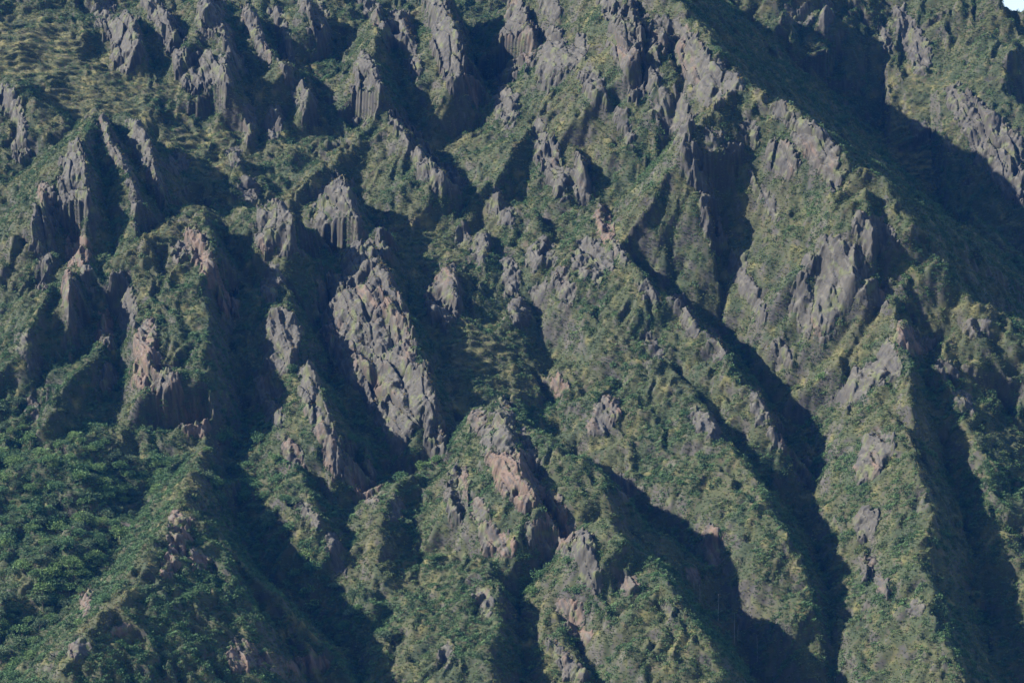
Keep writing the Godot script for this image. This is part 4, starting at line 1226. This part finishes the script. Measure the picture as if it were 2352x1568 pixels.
func trees() -> void:
	index_view()
	var lm := leaf_mat(0.75, 0.3)
	var wm := leaf_mat(0.95, 0.0)
	var kinds := [
		make_tree(901, 900, 1.25, Vector3(0.085, 0.155, 0.048), lm, wm),
		make_tree(902, 900, 1.45, Vector3(0.055, 0.120, 0.042), lm, wm),
		make_tree(903, 800, 1.15, Vector3(0.092, 0.140, 0.068), lm, wm),
		make_tree(904, 900, 1.6, Vector3(0.105, 0.175, 0.05), lm, wm),
		make_tree(905, 800, 1.3, Vector3(0.055, 0.092, 0.045), lm, wm)]
	var looks := [
		"round-crowned green tree in the wood on the sunlit lower flank",
		"broad dark green tree in the wood on the sunlit lower flank",
		"grey-green tree in the wood on the sunlit lower flank",
		"spreading light green tree in the wood on the sunlit lower flank",
		"small dull green tree in the wood on the sunlit lower flank"]
	var ravine_looks := [
		"round-crowned green tree deep in the shaded ravine behind the triangular spur",
		"broad dark green tree deep in the shaded ravine behind the triangular spur",
		"grey-green tree deep in the shaded ravine behind the triangular spur",
		"spreading light green tree deep in the shaded ravine behind the triangular spur",
		"small dull green tree deep in the shaded ravine behind the triangular spur"]
	rng.seed = 777
	# trees that stand alone: picture x, y, kind, size, what sets it apart
	var alone := [
		[514, 1004, 3, 6.5, "leafy tree below the sprawling pink cliff's lower end"],
		[500, 1020, 0, 5.0, "low bushy tree at the mouth of the dark ravine under the pink cliff"],
		[668, 858, 1, 4.0, "single tree on a ledge of the scrubby spur by the lichen-grey hump"],
		[738, 836, 3, 4.0, "small tree growing on top of the leaning fin"],
		[831, 984, 0, 5.0, "tree in the dark ravine between the leaning fin and the biggest crag"],
		[805, 1020, 1, 4.5, "bushy tree beside the ravine wall under the biggest crag"],
		[918, 1107, 1, 5.0, "round dark tree perched at the end of the biggest crag"],
		[1000, 1074, 0, 5.5, "big leafy tree at the foot of the biggest crag"],
		[972, 1084, 3, 4.5, "bright leafy tree next to the big tree at the crag's foot"],
		[985, 1147, 1, 4.5, "rounded tree on the scrubby rib below the biggest crag"],
		[940, 1215, 2, 4.0, "grey-green tree at the upper edge of the broad green face"],
		[1204, 1288, 0, 5.5, "round tree below the pair of pink blocks"],
		[1305, 1296, 1, 5.0, "tree tucked against the bald face of the domed knoll"],
		[1224, 1368, 0, 5.0, "tall tree in the gully below the domed knoll"],
		[1241, 1338, 1, 4.5, "darker tree just uphill of the gully's tall tree"],
		[1331, 1366, 1, 4.5, "spreading tree on the pink slab edge's upper end"],
		[1355, 1408, 2, 4.5, "grey-green tree beside the slanting pink slab edge"],
		[1315, 1480, 0, 4.0, "small round tree on the yellow-topped rib"],
		[383, 1515, 2, 4.5, "single grey-green tree at the hollow of the triangular spur's front"],
		[44, 1540, 0, 6.0, "tree with a visible trunk at the wood's lower edge"],
		[430, 1385, 1, 4.0, "dark bush-like tree in the middle of the triangular spur's front"],
		[240, 1385, 1, 4.0, "dark round tree on the triangular spur's sunlit edge"],
		[190, 1440, 3, 4.0, "bright green tree lower down the triangular spur's sunlit edge"],
		[345, 1130, 1, 4.5, "round dark tree close to the triangular spur's upper crest"],
		[1890, 880, 0, 5.0, "pale green tree at the lip of the deep ravine by the smooth dark slabs"]]
	for t in alone:
		place_tree(kinds[t[2]], "tree", spot(t[0], t[1]), t[3], rng.randf_range(0.8, 1.0), t[4], "tree", "")
	# the wood on the lower flank and the ravine behind the triangular spur
	var wood := PackedVector2Array([Vector2(-20, 900), Vector2(110, 960), Vector2(260, 1020), Vector2(350, 1060), Vector2(405, 1060), Vector2(375, 1120), Vector2(295, 1230), Vector2(185, 1380), Vector2(100, 1480), Vector2(50, 1580), Vector2(-20, 1580)])
	var ravine := PackedVector2Array([Vector2(480, 1010), Vector2(560, 990), Vector2(640, 1060), Vector2(690, 1180), Vector2(770, 1330), Vector2(850, 1410), Vector2(900, 1500), Vector2(830, 1500), Vector2(700, 1400), Vector2(600, 1290), Vector2(520, 1190), Vector2(470, 1100)])
	var used := {}
	var n := 0
	var tries := 0
	while n < 275 and tries < 40000:
		tries += 1
		var in_wood := rng.randf() < 0.78
		var x := rng.randf_range(-20, 430) if in_wood else rng.randf_range(470, 900)
		var y := rng.randf_range(900, 1580) if in_wood else rng.randf_range(990, 1500)
		if not Geometry2D.is_point_in_polygon(Vector2(x, y), wood if in_wood else ravine):
			continue
		# thinner towards the top of the wood
		if in_wood and rng.randf() > 0.25 + (y - 900.0) / 450.0:
			continue
		var q := Vector2i(int(x / 19.0), int(y / 16.0))
		if used.has(q):
			continue
		var p := spot(clampf(x, 2, DW - 2), clampf(y, 2, DH - 2))
		if p == Vector3.ZERO:
			continue
		used[q] = true
		var kind := rng.randi() % 5
		var size := rng.randf_range(3.2, 6.8) * (0.85 if kind == 4 else 1.0)
		place_tree(kinds[kind], "tree", p - Vector3(0, 0.2, 0), size, rng.randf_range(0.72, 1.0), looks[kind] if in_wood else ravine_looks[kind], "tree", "trees of the wood on the lower flank" if in_wood else "trees in the shaded ravine")
		n += 1
	print("trees ", n)
	# bare pale trunks in the deep shade
	var bv := [[1604, 1382, 6.7, "thin bare pale trunk under the shaded pinkish rock tip"], [1649, 1420, 9.8, "tall thin bare trunk on the shaded slope, next uphill of two paired trunks"], [1685, 1474, 11.0, "tallest thin bare trunk, one of a close pair in deep shade"], [1694, 1470, 6.0, "shorter thin bare trunk of the close pair in deep shade"], [1736, 1516, 10.0, "thin bare pale trunk lowest on the shaded slope"]]
	for t in bv:
		var vs := PackedVector3Array()
		var cs := PackedColorArray()
		var top := Vector3(rng.randf_range(-0.3, 0.3), t[2], 0)
		var mid := Vector3(0.1, t[2] * 0.5, 0)
		tube(vs, cs, Vector3(0, -0.4, 0), mid, 0.13, 0.10, Color(0.17, 0.16, 0.145))
		tube(vs, cs, mid, top, 0.10, 0.04, Color(0.17, 0.16, 0.145))
		var root := Node3D.new()
		root.name = numbered("bare_tree")
		add_child(root)
		root.position = spot(t[0], t[1])
		root.set_meta("label", t[3])
		root.set_meta("category", "tree")
		var mi := MeshInstance3D.new()
		mi.name = "trunk"
		mi.mesh = commit(vs, cs, wm)
		root.add_child(mi)
		var bvs := PackedVector3Array()
		var bcs := PackedColorArray()
		for z in 5:
			var st := mid.lerp(top, 0.2 + z * 0.18)
			tube(bvs, bcs, st, st + Vector3(rng.randf_range(-0.7, 0.7), 0.6, rng.randf_range(-0.7, 0.7)), 0.035, 0.012, Color(0.15, 0.14, 0.13))
		var br := MeshInstance3D.new()
		br.name = "branches"
		br.mesh = commit(bvs, bcs, wm)
		root.add_child(br)
	for k in kinds:
		k.free()

func set_view_and_light() -> void:
	F = Vector3(0, sin(deg_to_rad(PITCH)), -cos(deg_to_rad(PITCH)))
	U = Vector3(0, cos(deg_to_rad(PITCH)), sin(deg_to_rad(PITCH)))
	N = Vector3(0, cos(deg_to_rad(INCLINE)), sin(deg_to_rad(INCLINE)))
	S = Vector3(0, sin(deg_to_rad(INCLINE)), -cos(deg_to_rad(INCLINE)))
	O = CAM + F * DIST
	ty = tan(deg_to_rad(VFOV * 0.5))
	tx = ty * 1024.0 / 682.0
	var cam := Camera3D.new()
	cam.name = "camera"
	cam.fov = VFOV
	cam.near = 1.0
	cam.far = 6000.0
	cam.position = CAM
	cam.rotation_degrees = Vector3(PITCH, 0, 0)
	add_child(cam)
	cam.current = true
	var env := Environment.new()
	env.background_mode = Environment.BG_SKY
	var sm := ProceduralSkyMaterial.new()
	sm.sky_top_color = Color(0.03, 0.30, 0.58)
	sm.sky_horizon_color = Color(0.86, 0.95, 1.0)
	sm.sky_curve = 0.7
	sm.ground_bottom_color = Color(0.10, 0.13, 0.14)
	sm.ground_horizon_color = Color(0.35, 0.45, 0.55)
	sm.sun_angle_max = 1.0
	var sky := Sky.new()
	sky.sky_material = sm
	env.sky = sky
	env.background_energy_multiplier = 0.62
	env.tonemap_mode = Environment.TONE_MAPPER_LINEAR
	env.tonemap_exposure = 2.55
	env.sdfgi_enabled = true
	env.ssao_enabled = true
	env.ssil_enabled = true
	env.fog_enabled = true
	env.fog_light_color = Color(0.06, 0.54, 1.0)
	env.fog_density = 0.000029
	var we := WorldEnvironment.new()
	we.name = "world_environment"
	we.environment = env
	add_child(we)
	var sun := DirectionalLight3D.new()
	sun.name = "sun"
	sun.light_energy = 1.6
	sun.light_color = Color(1.0, 0.97, 0.91)
	sun.light_angular_distance = 0.5
	sun.shadow_enabled = true
	add_child(sun)
	var to_sun := Vector3(-0.80, 0.48, 0.18).normalized()
	sun.look_at_from_position(Vector3.ZERO, -to_sun, Vector3.UP)

func _ready() -> void:
	t_start = Time.get_ticks_msec()
	set_view_and_light()
	noise_a = mk_noise(101, 1.0 / 40.0, 4)
	noise_b = mk_noise(102, 1.0 / 11.0, 4)
	noise_c = mk_noise(103, 1.0 / 4.0, 3)
	noise_r1 = mk_noise(201, 1.0, 3)
	noise_r2 = mk_noise(202, 1.0 / 2.4, 3)
	noise_r3 = mk_noise(203, 1.0 / 9.0, 2)
	noise_r4 = mk_noise(204, 1.0, 2)
	noise_r5 = mk_noise(205, 1.0, 1, FastNoiseLite.TYPE_CELLULAR)
	noise_r5.cellular_return_type = FastNoiseLite.RETURN_CELL_VALUE
	crag_mat = StandardMaterial3D.new()
	crag_mat.vertex_color_use_as_albedo = true
	crag_mat.roughness = 0.85
	build_heights()
	stage("ridges")
	finish_heights()
	stage("detail")
	look_through()
	stage("view")
	mark_crags()
	stage("crag outlines")
	build_slope()
	var floor_mesh := PlaneMesh.new()
	floor_mesh.size = Vector2(1300, 1300)
	var floor_mat := StandardMaterial3D.new()
	floor_mat.albedo_color = Color(0.26, 0.30, 0.20)
	floor_mat.roughness = 1.0
	floor_mesh.material = floor_mat
	var valley := MeshInstance3D.new()
	valley.name = "valley_floor"
	valley.mesh = floor_mesh
	valley.position = Vector3(0, -62, -560)
	valley.set_meta("kind", "structure")
	valley.set_meta("label", "green valley floor below the mountainside")
	valley.set_meta("category", "ground")
	add_child(valley)
	stage("slope mesh")
	build_crags()
	stage("crags")
	cover()
	stage("plants")
	trees()
	stage("cover")
